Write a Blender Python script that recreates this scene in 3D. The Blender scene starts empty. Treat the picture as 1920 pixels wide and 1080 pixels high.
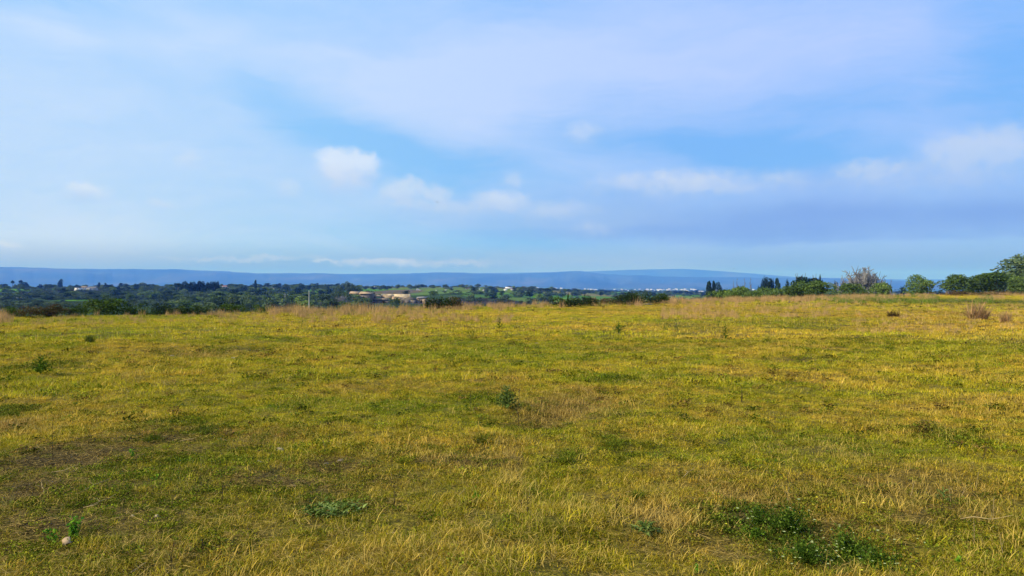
import bpy, math, random
import numpy as np
R = math.radians
C = bpy.context.scene.collection
scene = bpy.context.scene

# ------------------------------------------------------------------ camera
EYE = 1.65          # metres above the field
FPX = 1507.0        # focal length in pixels of the 1920 wide photograph
HOR = 532.0         # row of the eye-level horizon
cd = bpy.data.cameras.new('camera'); cam = bpy.data.objects.new('camera', cd); C.objects.link(cam)
cd.sensor_width = 36.0; cd.lens = 36.0 * FPX / 1920.0
cd.clip_start = 0.1; cd.clip_end = 90000.0
cam.location = (0, 0, EYE)
cam.rotation_euler = (R(90) - math.atan((540 - HOR) / FPX), 0, 0)
scene.camera = cam

# ------------------------------------------------------------------ exposure, sampling
scene.view_settings.view_transform = 'Standard'
scene.view_settings.look = 'None'
EXPO = 0.25
scene.view_settings.exposure = EXPO
scene.view_settings.gamma = 1.0
scene.view_settings.use_curve_mapping = False
scene.render.engine = 'CYCLES'
cy = scene.cycles
cy.max_bounces = 5; cy.diffuse_bounces = 2; cy.glossy_bounces = 1; cy.transmission_bounces = 3
cy.transparent_max_bounces = 6; cy.volume_bounces = 0
cy.use_denoising = True
cy.use_adaptive_sampling = True; cy.adaptive_threshold = 0.012
cy.sample_clamp_indirect = 4.0

# ------------------------------------------------------------------ sun
SUN_EL, SUN_AZ = 33.0, -112.0      # azimuth from the view direction (+Y), negative = left, a little behind the camera
sl = bpy.data.lights.new('sun', 'SUN'); sl.energy = 5.0; sl.angle = R(0.53); sl.color = (1.0, 0.93, 0.80)
so = bpy.data.objects.new('sun', sl); C.objects.link(so)
so.rotation_euler = (R(90 - SUN_EL), 0, R(180 - SUN_AZ))

# ------------------------------------------------------------------ sky
SKY_STRENGTH = 0.10
world = bpy.data.worlds.new('World'); scene.world = world; world.use_nodes = True
world.cycles.sampling_method = 'MANUAL'; world.cycles.sample_map_resolution = 256
def build_sky():
    nt = world.node_tree; nt.nodes.clear(); N = nt.nodes; L = nt.links
    def node(t, **k):
        n = N.new(t)
        for a, b in k.items(): setattr(n, a, b)
        return n
    def put(sock, v):
        if isinstance(v, bpy.types.NodeSocket): L.new(v, sock)
        else: sock.default_value = v
    def m(op, a, b=0.0, c=0.0, clamp=False):
        n = node('ShaderNodeMath', operation=op, use_clamp=clamp)
        put(n.inputs[0], a); put(n.inputs[1], b); put(n.inputs[2], c); return n.outputs[0]
    def mix(f, a, b):
        n = node('ShaderNodeMix', data_type='RGBA'); put(n.inputs[0], f)
        put(n.inputs[6], a if isinstance(a, bpy.types.NodeSocket) else (*a, 1)); put(n.inputs[7], b if isinstance(b, bpy.types.NodeSocket) else (*b, 1))
        return n.outputs[2]
    def step(x, lo, hi, to=1.0):
        n = node('ShaderNodeMapRange', interpolation_type='SMOOTHSTEP'); put(n.inputs[0], x)
        n.inputs[1].default_value = lo; n.inputs[2].default_value = hi; n.inputs[3].default_value = 0; n.inputs[4].default_value = to
        return n.outputs[0]
    sky = node('ShaderNodeTexSky', sky_type='NISHITA', sun_disc=False)
    sky.sun_elevation = R(SUN_EL); sky.sun_rotation = R(SUN_AZ); sky.air_density = 1.0; sky.dust_density = 0.6; sky.ozone_density = 1.5; sky.altitude = 100
    tc = node('ShaderNodeTexCoord'); sep = node('ShaderNodeSeparateXYZ'); L.new(tc.outputs['Generated'], sep.inputs[0])
    X, Y, Z = sep.outputs
    az = m('MULTIPLY', m('ARCTAN2', X, Y), 57.2958)
    el = m('MULTIPLY', m('ARCSINE', Z), 57.2958)
    comb = node('ShaderNodeCombineXYZ'); L.new(az, comb.inputs[0]); L.new(el, comb.inputs[1])
    ang = comb.outputs[0]
    def noise(vec, scale, detail, rough=0.5, mp=None, col=False):
        if mp:
            q = node('ShaderNodeMapping'); L.new(vec, q.inputs[0]); q.inputs['Location'].default_value = mp[0]; q.inputs['Rotation'].default_value = (0, 0, R(mp[1])); q.inputs['Scale'].default_value = mp[2]; vec = q.outputs[0]
        n = node('ShaderNodeTexNoise'); L.new(vec, n.inputs['Vector']); n.inputs['Scale'].default_value = scale; n.inputs['Detail'].default_value = detail; n.inputs['Roughness'].default_value = rough
        return n.outputs['Color'] if col else n.outputs['Fac']
    def warp(vec, scale, amt, detail=3, rough=0.55, stretch=(1, 1, 1)):
        c = noise(vec, scale, detail, rough, ((3.1, 7.7, 0), 0, stretch), True)
        s = node('ShaderNodeVectorMath', operation='SUBTRACT'); L.new(c, s.inputs[0]); s.inputs[1].default_value = (0.5, 0.5, 0.5)
        k = node('ShaderNodeVectorMath', operation='MULTIPLY'); L.new(s.outputs[0], k.inputs[0]); k.inputs[1].default_value = (amt[0], amt[1], 0)
        a = node('ShaderNodeVectorMath', operation='ADD'); L.new(vec, a.inputs[0]); L.new(k.outputs[0], a.inputs[1])
        return a.outputs[0]
    def deg(px, py):
        a = math.atan((px - 960) / FPX); e = math.atan((HOR - py) / FPX * math.cos(a)); return math.degrees(a), math.degrees(e)
    def blob(vec, px, py, rx, ry, rot=0):
        a, e = deg(px, py); q = node('ShaderNodeMapping', vector_type='TEXTURE'); L.new(vec, q.inputs[0])
        q.inputs['Location'].default_value = (a, e, 0); q.inputs['Rotation'].default_value = (0, 0, R(rot)); q.inputs['Scale'].default_value = (rx * 0.038, ry * 0.038, 1)
        g = node('ShaderNodeTexGradient', gradient_type='SPHERICAL'); L.new(q.outputs[0], g.inputs[0])
        return g.outputs['Fac'], q.outputs[0]
    S = 1.0 / SKY_STRENGTH / 2 ** EXPO
    # clear sky, the physical model pulled towards the photograph's saturated blue
    tint = node('ShaderNodeVectorMath', operation='MULTIPLY'); L.new(sky.outputs[0], tint.inputs[0]); tint.inputs[1].default_value = SKY_TINT
    hor = step(el, -1.0, 26.0)
    side = step(az, -22, 16); clear = mix(hor, mix(side, [v * S for v in CLEAR_LOW], [v * S for v in CLEAR_LOW_R]), mix(side, [v * S for v in CLEAR_HIGH], [v * S for v in CLEAR_HIGH_R]))
    clear = mix(0.9, tint.outputs[0], clear)
    # high veil
    wv = warp(ang, 0.045, (14, 7), 4, 0.5, (1, 1.8, 1)); wv = warp(wv, 0.22, (2.6, 1.2), 4, 0.6, (1, 2.0, 1))
    total = None
    for px, py, rx, ry, rot, amt in VEILS:
        f, _ = blob(wv, px, py, rx, ry, rot); f = step(f, 0.0, 0.95, 1.0)
        total = m('MULTIPLY_ADD', f, amt, total if total is not None else VEIL_BASE)
    n1 = noise(wv, 0.09, 6, 0.55, ((5, 2, 0), -14, (0.55, 2.2, 1)))
    n2 = noise(wv, 0.42, 6, 0.6, ((1, 9, 0), -10, (0.45, 2.0, 1)))
    tex = m('ADD', m('MULTIPLY', m('SUBTRACT', n1, 0.5), 0.85), m('MULTIPLY', m('SUBTRACT', n2, 0.5), 0.42))
    n3 = noise(wv, 1.3, 6, 0.65, ((4, 4, 0), -12, (0.30, 2.4, 1))); tex = m('ADD', tex, m('MULTIPLY', m('SUBTRACT', n3, 0.5), 0.34))
    va = m('ADD', total, tex); va = m('MINIMUM', m('MAXIMUM', va, 0.0), 0.96)
    vshift = step(az, -30, 26)
    vcol = mix(vshift, [v * S for v in VEIL_L], [v * S for v in VEIL_R])
    col = mix(va, clear, vcol)
    # horizon murk: pale, slightly greenish band
    lowa = m('MULTIPLY', m('SUBTRACT', 1.0, step(el, 0.2, 3.2)), 0.85)
    col = mix(lowa, col, [v * S for v in LOW_BAND])
    # shaded stratus bank on the right
    ws = warp(ang, 0.10, (5, 1.6), 4, 0.55, (1, 1.5, 1)); ws = warp(ws, 0.5, (1.4, 0.55), 4, 0.6, (1, 1.6, 1)); nb = noise(ws, 0.22, 6, 0.6, ((2, 6, 0), -6, (0.6, 2.0, 1)))
    for px, py, rx, ry, rot, a0, hard, c in BANKS:
        f, loc = blob(ws, px, py, rx, ry, rot); sp = node('ShaderNodeSeparateXYZ'); L.new(loc, sp.inputs[0])
        base = step(sp.outputs[1], -0.42, -0.22)      # flat crisp underside
        f = m('MULTIPLY', step(f, 0.0, hard * 1.3, a0 * 0.84), m('MULTIPLY_ADD', base, 0.8, 0.2)); f = m('MULTIPLY', f, m('MULTIPLY_ADD', m('SUBTRACT', nb, 0.5), 1.5, 1.0), clamp=True)
        col = mix(f, col, [v * S for v in c])
    # heaped clouds
    wc = warp(ang, 0.55, (1.9, 1.3), 6, 0.62); wc = warp(wc, 2.4, (0.42, 0.36), 5, 0.65); nh = noise(wc, 0.9, 5, 0.6)
    for px, py, rx, ry, a0, hard, bright in HEAPS:
        f, loc = blob(wc, px, py, rx, ry); sp = node('ShaderNodeSeparateXYZ'); L.new(loc, sp.inputs[0])
        edge = m('MULTIPLY', f, m('MULTIPLY_ADD', m('MINIMUM', sp.outputs[1], 1.0), 0.6, 1.0)); edge = m('MULTIPLY', edge, m('MULTIPLY_ADD', m('SUBTRACT', nh, 0.5), 2.2, 1.0))      # crisper towards the top, thin towards the base
        a = step(edge, 0.05, 0.14 + hard * 1.5, a0 * 0.76)
        sh = step(sp.outputs[1], -0.45, 0.35)
        c = mix(sh, [v * S for v in HEAP_DARK], [v * S * bright for v in HEAP_LIGHT])
        col = mix(a, col, c)
    bg = node('ShaderNodeBackground'); bg.inputs[1].default_value = SKY_STRENGTH; L.new(col, bg.inputs[0])
    out = node('ShaderNodeOutputWorld'); L.new(bg.outputs[0], out.inputs[0])
def lin(r, g, b):
    f = lambda c: (c / 255 / 12.92) if c / 255 <= 0.04045 else ((c / 255 + 0.055) / 1.055) ** 2.4
    return (f(r), f(g), f(b))
SKY_TINT = (0.9, 1.15, 1.35)
CLEAR_LOW = lin(144, 203, 255); CLEAR_HIGH = lin(156, 208, 266); CLEAR_LOW_R = lin(118, 178, 250); CLEAR_HIGH_R = lin(128, 186, 262)
VEIL_L = lin(202, 226, 259); VEIL_R = lin(184, 208, 262)
LOW_BAND = lin(100, 128, 142)
HEAP_LIGHT = lin(228, 238, 254); HEAP_DARK = lin(184, 208, 248)
VEIL_BASE = 0.42
# px, py, rx, ry, rotation, amount  (rows and columns of the photograph, turned into directions)
VEILS = [(60, 330, 560, 330, 0, 0.38), (20, 450, 420, 120, 0, 0.2), (300, 66, 420, 75, -2, 0.45), (30, 76, 110, 60, 0, 0.35),
         (820, 185, 430, 150, -12, 0.62), (760, 90, 420, 90, -8, 0.15), (1300, 60, 700, 130, 0, 0.40), (1560, 120, 420, 150, 0, 0.22),
         (1000, 110, 300, 70, 0, 0.15), (1180, 160, 300, 90, 0, 0.2),
         (560, 215, 330, 70, -26, -0.40), (690, 300, 170, 80, -20, -0.25), (90, 15, 260, 70, 0, -0.5), (640, 75, 300, 40, 0, -0.22),
         (1060, 250, 190, 70, 0, -0.35), (1420, 300, 360, 60, -6, -0.62), (1540, 215, 330, 60, 0, -0.30), (870, 325, 180, 60, 0, -0.42), (1880, 120, 170, 260, 0, -0.42),
         (960, 440, 420, 45, 0, -0.40), (300, 440, 500, 60, 0, 0.1), (1200, 320, 240, 50, 0, 0.25), (980, 20, 160, 40, 0, -0.25)]
BANKS = [(1480, 405, 800, 105, 0, 0.72, 0.55, lin(144, 180, 246)), (1330, 428, 520, 62, 0, 0.55, 0.5, lin(134, 170, 236)),
         (1640, 432, 620, 66, 0, 0.75, 0.5, lin(122, 158, 232)), (1000, 412, 380, 52, 0, 0.45, 0.5, lin(164, 198, 246)),
         (1120, 500, 330, 42, 0, 0.40, 0.7, lin(176, 200, 226))]
HEAPS = [(648, 318, 78, 48, 0.92, 0.26, 1.03), (640, 344, 66, 46, 0.65, 0.5, 0.95), (756, 362, 62, 38, 0.72, 0.4, 0.96), (770, 385, 110, 34, 0.4, 0.6, 0.9),
         (822, 370, 34, 28, 0.62, 0.4, 0.93), (938, 382, 72, 34, 0.72, 0.4, 0.95), (850, 396, 150, 30, 0.4, 0.6, 0.9), (963, 342, 34, 30, 0.5, 0.6, 0.9),
         (1040, 400, 120, 34, 0.45, 0.6, 0.9), (166, 364, 46, 28, 0.7, 0.45, 0.99), (356, 306, 34, 24, 0.45, 0.6, 0.95), (540, 362, 44, 28, 0.45, 0.6, 0.93), (300, 382, 30, 18, 0.4, 0.6, 0.93),
         (1310, 352, 300, 44, 0.66, 0.6, 0.90), (1250, 340, 150, 34, 0.4, 0.7, 0.92), (1115, 434, 60, 24, 0.4, 0.6, 0.88), (1628, 326, 82, 34, 0.55, 0.45, 0.88), (1840, 294, 130, 62, 0.62, 0.4, 0.88), (1740, 340, 240, 60, 0.3, 0.7, 0.84),
         (1092, 256, 52, 34, 0.5, 0.6, 0.92), (712, 496, 130, 13, 0.7, 0.5, 0.9), (470, 486, 210, 9, 0.45, 0.6, 0.92), (850, 495, 150, 13, 0.5, 0.6, 0.88), (8, 464, 40, 12, 0.6, 0.5, 0.98), (610, 492, 40, 6, 0.6, 0.5, 0.95)]
build_sky()

# ------------------------------------------------------------------ noise and terrain
def _h(ix, iy, seed):
    n = (ix.astype(np.int64) * 374761393 + iy.astype(np.int64) * 668265263 + seed * 974634777) & 0xFFFFFFFF
    n = ((n ^ (n >> 13)) * 1274126177) & 0xFFFFFFFF
    return ((n ^ (n >> 16)) & 0xFFFFFF) / float(0xFFFFFF)
def vnoise(x, y, seed=0):
    x = np.asarray(x, float); y = np.asarray(y, float)
    ix = np.floor(x); iy = np.floor(y); fx = x - ix; fy = y - iy
    fx = fx * fx * (3 - 2 * fx); fy = fy * fy * (3 - 2 * fy)
    a = _h(ix, iy, seed); b = _h(ix + 1, iy, seed); c = _h(ix, iy + 1, seed); d = _h(ix + 1, iy + 1, seed)
    return (a + (b - a) * fx) * (1 - fy) + (c + (d - c) * fx) * fy
def fbm(x, y, seed=0, oct=4, rough=0.5):
    s = 0; a = 1; t = 0
    for o in range(oct):
        s = s + a * (vnoise(x * 2 ** o + 17.3 * o, y * 2 ** o - 9.1 * o, seed + o) * 2 - 1); t += a; a *= rough
    return s / t
def smooth(x, a, b):
    t = np.clip((np.asarray(x, float) - a) / (b - a), 0, 1); return t * t * (3 - 2 * t)
def at(px, py):
    """the point of the field seen at a pixel of the photograph"""
    d = EYE * FPX / (py - HOR); return ((px - 960) / FPX * d, d)
EX = np.array([-900, 0, 320, 640, 900, 1100, 1300, 1500, 1700, 1920, 2600]); EYD = np.array([36, 41.5, 44.5, 51, 61, 68, 80, 96, 118, 136, 150.])
EA = np.arctan((EX - 960) / FPX); EYD = EYD / np.cos(EA)
def edge(x, y):                       # distance at which the plateau of the field ends, by bearing
    a = np.arctan2(x, y); e = np.interp(np.abs(a) * np.sign(a), EA, EYD)
    return e + 2.2 * (vnoise(a * 14, a * 0, 5) - 0.5) * e / 50
def blobf(x, y, cx, cy, rx, ry):
    return np.exp(-(((x - cx) / rx) ** 2 + ((y - cy) / ry) ** 2))
HOLLOWS = []   # cx, cy, rx, ry, depth
def hollow(px, py, w, dpt, ry=None):
    x, y = at(px, py); k = w * y / FPX; HOLLOWS.append((x, y, k, ry if ry else k * 0.9, dpt))
hollow(985, 792, 85, 0.17); hollow(905, 856, 45, 0.09, .16); hollow(160, 865, 110, 0.05); hollow(610, 885, 60, 0.04)
hollow(890, 832, 60, -0.09, .3); hollow(1065, 1018, 55, 0.09, .12); hollow(1100, 985, 120, -0.06, .2); hollow(1690, 1050, 60, 0.12, .2)
hollow(1560, 1025, 90, 0.06, .3); hollow(285, 812, 70, -0.05, .3); hollow(1100, 740, 90, -0.08, .6); hollow(1600, 663, 45, 0.1, .8); hollow(1700, 640, 90, -0.12, 1.2)
hollow(470, 655, 60, 0.1, .8); hollow(470, 640, 80, -0.10, 1.3); hollow(640, 720, 110, -0.07, 1.); hollow(1480, 678, 70, 0.1, .8); hollow(1500, 668, 90, -0.08, 1.2)
def zfield(x, y):
    r = np.hypot(x, y)
    z = 0.11 * fbm(x / 11, y / 7, 11, 3) + 0.065 * fbm(x / 2.6, y / 2.2, 21, 3)
    z = z * smooth(r, 2.0, 12.0) + 0.055 * fbm(x / 0.62, y / 0.5, 31, 4)
    q = smooth(r / edge(x, y), .55, 1.0); z = z * (1 - .75 * q) - .10 * q
    for cx, cy, rx, ry, d in HOLLOWS: z = z - d * blobf(x, y, cx, cy, rx, ry)
    return z
def ground(x, y):
    x = np.asarray(x, float); y = np.asarray(y, float)
    r = np.hypot(x, y); s = np.maximum(r - edge(x, y), 0)
    z = zfield(x, y) * (1 - smooth(s, 0, 60))
    left = 1 - smooth(x / np.maximum(y, 1), -0.05, 0.15)
    z = z - (8.5 + 4.0 * (1 - left)) * (1 - np.exp(-s / 85)) - (36 - 6 * left) * smooth(s, 500 + 500 * left, 5200)
    z = z + 4.2 * left * np.exp(-((r - 1000) / 320.0) ** 2)
    z = z + smooth(s, 120, 700) * (2.6 * fbm(x / 210, y / 260, 41, 3) + 1.1 * fbm(x / 60, y / 70, 44, 2)) + smooth(s, 900, 2600) * 5.0 * fbm(x / 700, y / 900, 47, 3)
    return z

def ray_hit(px, py, d0, d1, n=500):
    dd = np.geomspace(d0, d1, n); h = (EYE - (py - HOR) / FPX * dd) <= ground((px - 960) / FPX * dd, dd)
    return float(dd[np.argmax(h)]) if h.any() else None
# ------------------------------------------------------------------ mesh helpers
def tag(o, label=None, cat=None, group=None, kind=None):
    if label: o['label'] = label
    if cat: o['category'] = cat
    if group: o['group'] = group
    if kind: o['kind'] = kind
    return o
class Geo:
    def __init__(s): s.V = []; s.F = []; s.T = []; s.n = 0
    def add(s, v, f, mat=0, tone=0.5):
        v = np.asarray(v, float).reshape(-1, 3); f = np.asarray(f, int)
        s.V.append(v); s.F.append((f + s.n, mat)); s.T.append(np.broadcast_to(np.asarray(tone, float), (len(v),)).copy()); s.n += len(v); return s
    def mesh(s, name, mats, smooth_=False):
        me = bpy.data.meshes.new(name); V = np.concatenate(s.V); me.vertices.add(len(V)); me.vertices.foreach_set('co', V.astype(np.float32).ravel())
        loops = np.concatenate([f.ravel() for f, _ in s.F]); tot = np.concatenate([np.full(len(f), f.shape[1]) for f, _ in s.F]); mi = np.concatenate([np.full(len(f), m_) for f, m_ in s.F])
        me.loops.add(len(loops)); me.loops.foreach_set('vertex_index', loops.astype(np.int32))
        me.polygons.add(len(tot)); st = np.concatenate([[0], np.cumsum(tot)[:-1]])
        me.polygons.foreach_set('loop_start', st.astype(np.int32)); me.polygons.foreach_set('loop_total', tot.astype(np.int32)); me.polygons.foreach_set('material_index', mi.astype(np.int32))
        a = me.attributes.new('tone', 'FLOAT', 'POINT'); a.data.foreach_set('value', np.concatenate(s.T).astype(np.float32))
        for m_ in mats: me.materials.append(m_)
        me.update(calc_edges=True); me.validate()
        if smooth_: me.polygons.foreach_set('use_smooth', np.ones(len(tot), bool))
        return me
    def obj(s, name, mats, parent=None, smooth_=False, loc=None):
        o = bpy.data.objects.new(name, s.mesh(name, mats, smooth_)); C.objects.link(o)
        if parent: o.parent = parent
        if loc is not None: o.location = loc
        return o
def empty(name, loc, rz=0):
    o = bpy.data.objects.new(name, None); C.objects.link(o); o.location = loc; o.rotation_euler = (0, 0, rz); o.empty_display_size = 0.1; return o
BOXF = [[0, 3, 2, 1], [4, 5, 6, 7], [0, 1, 5, 4], [1, 2, 6, 5], [2, 3, 7, 6], [3, 0, 4, 7]]
def box(g, x0, x1, y0, y1, z0, z1, mat=0, tone=0.5):
    g.add([(x0, y0, z0), (x1, y0, z0), (x1, y1, z0), (x0, y1, z0), (x0, y0, z1), (x1, y0, z1), (x1, y1, z1), (x0, y1, z1)], BOXF, mat, tone); return g
def tube(g, pts, rads, sides=5, mat=0, tone=0.5):
    pts = np.asarray(pts, float); n = len(pts); rads = np.broadcast_to(rads, (n,))
    t = np.gradient(pts, axis=0); t /= np.linalg.norm(t, axis=1)[:, None] + 1e-9
    up = np.array([0.13, 0.21, 1.0]) if abs(t[0, 2]) < 0.9 else np.array([1.0, 0.1, 0.0])
    a = np.cross(t, up); a /= np.linalg.norm(a, axis=1)[:, None] + 1e-9; b = np.cross(t, a)
    an = np.arange(sides) / sides * 2 * math.pi
    v = pts[:, None] + rads[:, None, None] * (np.cos(an)[None, :, None] * a[:, None] + np.sin(an)[None, :, None] * b[:, None])
    f = []
    for i in range(n - 1):
        for k in range(sides): f.append([i * sides + k, i * sides + (k + 1) % sides, (i + 1) * sides + (k + 1) % sides, (i + 1) * sides + k])
    g.add(v, f, mat, tone)
    g.add(v[0], [list(range(sides))[::-1]], mat, tone); g.add(v[-1], [list(range(sides))], mat, tone)
    return g
def unit(v): return v / (np.linalg.norm(v, axis=-1, keepdims=True) + 1e-9)
def leaves(g, P, size, rng, tone, mat=0, nrm=None, aspect=1.6, flat=0.0):
    """small four-cornered leaf faces at the points P"""
    n = len(P); size = np.broadcast_to(size, (n,))
    nn = unit(rng.normal(size=(n, 3)) + (0 if nrm is None else nrm * 1.1) + np.array([0, 0, flat]))
    a = unit(np.cross(nn, rng.normal(size=(n, 3)))); b = np.cross(nn, a)
    h = (size * 0.5)[:, None]; w = h / aspect
    v = np.stack([P - a * h, P + b * w + nn * h * .2, P + a * h, P - b * w + nn * h * .2], 1)
    f = np.arange(4 * n).reshape(n, 4)
    g.add(v, f, mat, np.repeat(np.broadcast_to(tone, (n,)), 4)); return g
def ico(rng, sub=1, rough=0.2, flat=0.6):
    t = (1 + 5 ** .5) / 2
    v = [(-1, t, 0), (1, t, 0), (-1, -t, 0), (1, -t, 0), (0, -1, t), (0, 1, t), (0, -1, -t), (0, 1, -t), (t, 0, -1), (t, 0, 1), (-t, 0, -1), (-t, 0, 1)]
    f = [(0, 11, 5), (0, 5, 1), (0, 1, 7), (0, 7, 10), (0, 10, 11), (1, 5, 9), (5, 11, 4), (11, 10, 2), (10, 7, 6), (7, 1, 8), (3, 9, 4), (3, 4, 2), (3, 2, 6), (3, 6, 8), (3, 8, 9), (4, 9, 5), (2, 4, 11), (6, 2, 10), (8, 6, 7), (9, 8, 1)]
    v = [np.array(p) / np.linalg.norm(p) for p in v]
    for _ in range(sub):
        c = {}; nf = []
        def mid(a, b):
            k = (min(a, b), max(a, b))
            if k not in c: p = v[a] + v[b]; v.append(p / np.linalg.norm(p)); c[k] = len(v) - 1
            return c[k]
        for a, b, d in f:
            ab, bd, da = mid(a, b), mid(b, d), mid(d, a); nf += [(a, ab, da), (b, bd, ab), (d, da, bd), (ab, bd, da)]
        f = nf
    v = np.array(v); k = 1 + rough * (rng.random(len(v)) * 2 - 1); v = v * k[:, None] * np.array([1, 1, flat])
    return v, np.array(f)

# ------------------------------------------------------------------ materials
def mat(name, build):
    m = bpy.data.materials.new(name); m.use_nodes = True; nt = m.node_tree; nt.nodes.clear()
    out = nt.nodes.new('ShaderNodeOutputMaterial'); build(nt, out); return m
def nn_(nt, t, **k):
    n = nt.nodes.new(t)
    for a, b in k.items(): setattr(n, a, b)
    return n
def attr(nt, name, kind='GEOMETRY'):
    a = nt.nodes.new('ShaderNodeAttribute'); a.attribute_name = name; a.attribute_type = kind; return a
def ramp(nt, fac, stops):
    r = nt.nodes.new('ShaderNodeValToRGB'); e = r.color_ramp.elements
    while len(e) < len(stops): e.new(0.5)
    for q, (p, c) in zip(e, stops): q.position = p; q.color = (*c, 1)
    nt.links.new(fac, r.inputs[0]); return r.outputs[0]
def math_(nt, op, a, b=0.0, c=0.0):
    n = nt.nodes.new('ShaderNodeMath'); n.operation = op
    for i, v in enumerate((a, b, c)):
        if isinstance(v, bpy.types.NodeSocket): nt.links.new(v, n.inputs[i])
        else: n.inputs[i].default_value = v
    return n.outputs[0]
def noise_(nt, scale, detail=4, vec=None, stretch=None, rough=0.5):
    n = nt.nodes.new('ShaderNodeTexNoise'); n.inputs['Scale'].default_value = scale; n.inputs['Detail'].default_value = detail; n.inputs['Roughness'].default_value = rough
    g = nt.nodes.new('ShaderNodeNewGeometry') if vec is None else None
    v = g.outputs['Position'] if vec is None else vec
    if stretch:
        mp = nt.nodes.new('ShaderNodeMapping'); mp.inputs['Scale'].default_value = stretch; nt.links.new(v, mp.inputs[0]); v = mp.outputs[0]
    nt.links.new(v, n.inputs['Vector']); return n.outputs['Fac']
def mulc(nt, a, b, f=1.0):
    n = nt.nodes.new('ShaderNodeMix'); n.data_type = 'RGBA'; n.blend_type = 'MULTIPLY'; n.inputs[0].default_value = f
    for s, v in ((6, a), (7, b)):
        if isinstance(v, bpy.types.NodeSocket): nt.links.new(v, n.inputs[s])
        else: n.inputs[s].default_value = (*v, 1)
    return n.outputs[2]
def mixc(nt, f, a, b):
    n = nt.nodes.new('ShaderNodeMix'); n.data_type = 'RGBA'
    for s, v in ((0, f), (6, a), (7, b)):
        if isinstance(v, bpy.types.NodeSocket): nt.links.new(v, n.inputs[s])
        elif s == 0: n.inputs[0].default_value = v
        else: n.inputs[s].default_value = (*v, 1)
    return n.outputs[2]
def leaf_surface(nt, out, col, trans=0.28, gloss=0.0):
    d = nn_(nt, 'ShaderNodeBsdfDiffuse'); t = nn_(nt, 'ShaderNodeBsdfTranslucent'); mx = nn_(nt, 'ShaderNodeMixShader'); mx.inputs[0].default_value = trans
    nt.links.new(col, d.inputs[0]); nt.links.new(col, t.inputs[0]); nt.links.new(d.outputs[0], mx.inputs[1]); nt.links.new(t.outputs[0], mx.inputs[2])
    sh = mx.outputs[0]
    if gloss:
        g = nn_(nt, 'ShaderNodeBsdfGlossy'); g.inputs['Roughness'].default_value = 0.45; g.inputs[0].default_value = (1, 1, 1, 1)
        m2 = nn_(nt, 'ShaderNodeMixShader'); m2.inputs[0].default_value = gloss; nt.links.new(sh, m2.inputs[1]); nt.links.new(g.outputs[0], m2.inputs[2]); sh = m2.outputs[0]
    nt.links.new(sh, out.inputs[0])
def foliage(name, dark, mid, light, trans=0.25, gloss=0.0, vary=0.35):
    def b(nt, out):
        t = attr(nt, 'tone').outputs['Fac']; c = ramp(nt, t, [(0.0, dark), (0.5, mid), (1.0, light)])
        oi = nn_(nt, 'ShaderNodeObjectInfo').outputs['Random']
        k = ramp(nt, oi, [(0.0, (1 - vary, 1 - vary * .9, 1 - vary)), (0.5, (1, 1, 1)), (1.0, (1 + vary, 1 + vary * .8, 1 + vary * .3))])
        leaf_surface(nt, out, mulc(nt, c, k), trans, gloss)
    return mat(name, b)
def plain(name, c1, c2, scale=3.0, rough=0.85, bump=0.3, detail=6, c3=None, vary=0.0):
    def b(nt, out):
        p = nn_(nt, 'ShaderNodeBsdfPrincipled'); p.inputs['Roughness'].default_value = rough; p.inputs['Specular IOR Level'].default_value = 0.08
        tc = nn_(nt, 'ShaderNodeTexCoord'); n = noise_(nt, scale, detail, tc.outputs['Object'])
        c = ramp(nt, n, [(0.3, c1), (0.55, c2), (0.72, c3 or c2)])
        if vary:
            oi = nn_(nt, 'ShaderNodeObjectInfo').outputs['Random']; c = mulc(nt, c, ramp(nt, oi, [(0, (1 - vary,) * 3), (1, (1 + vary,) * 3)]))
        nt.links.new(c, p.inputs['Base Color'])
        if bump:
            bp = nn_(nt, 'ShaderNodeBump'); bp.inputs['Strength'].default_value = bump; n2 = noise_(nt, scale * 4, 5, tc.outputs['Object']); nt.links.new(n2, bp.inputs['Height']); nt.links.new(bp.outputs[0], p.inputs['Normal'])
        nt.links.new(p.outputs[0], out.inputs[0])
    return mat(name, b)
M = {}
M['olive_leaf'] = foliage('olive_leaf', (0.034, 0.062, 0.016), (0.088, 0.140, 0.030), (0.18, 0.24, 0.06), 0.2)
M['dark_leaf'] = foliage('dark_leaf', (0.008, 0.018, 0.008), (0.018, 0.036, 0.013), (0.035, 0.060, 0.02), 0.1)
M['wood_leaf'] = foliage('wood_leaf', (0.026, 0.046, 0.024), (0.066, 0.102, 0.048), (0.135, 0.17, 0.075), 0.15, 0, 0.5)  # bluer, greyer greens: part of the valley haze is put into the colour
M['hedge_leaf'] = foliage('hedge_leaf', (0.010, 0.018, 0.007), (0.024, 0.042, 0.012), (0.065, 0.085, 0.022), 0.1, 0, 0.3)
M['bush_leaf'] = foliage('bush_leaf', (0.020, 0.040, 0.010), (0.050, 0.085, 0.016), (0.13, 0.17, 0.03), 0.2, 0, 0.3)
M['brown_leaf'] = foliage('brown_leaf', (0.030, 0.024, 0.012), (0.085, 0.055, 0.022), (0.17, 0.12, 0.04), 0.2, 0, 0.3)
M['weed_leaf'] = foliage('weed_leaf', (0.024, 0.055, 0.006), (0.060, 0.115, 0.010), (0.14, 0.22, 0.02), 0.3, 0.0, 0.25)
M['deep_leaf'] = foliage('deep_leaf', (0.020, 0.042, 0.006), (0.055, 0.098, 0.011), (0.15, 0.21, 0.025), 0.25, 0.0, 0.25)
M['bright_leaf'] = foliage('bright_leaf', (0.05, 0.15, 0.012), (0.11, 0.29, 0.02), (0.24, 0.40, 0.03), 0.35, 0.0, 0.15)
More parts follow.
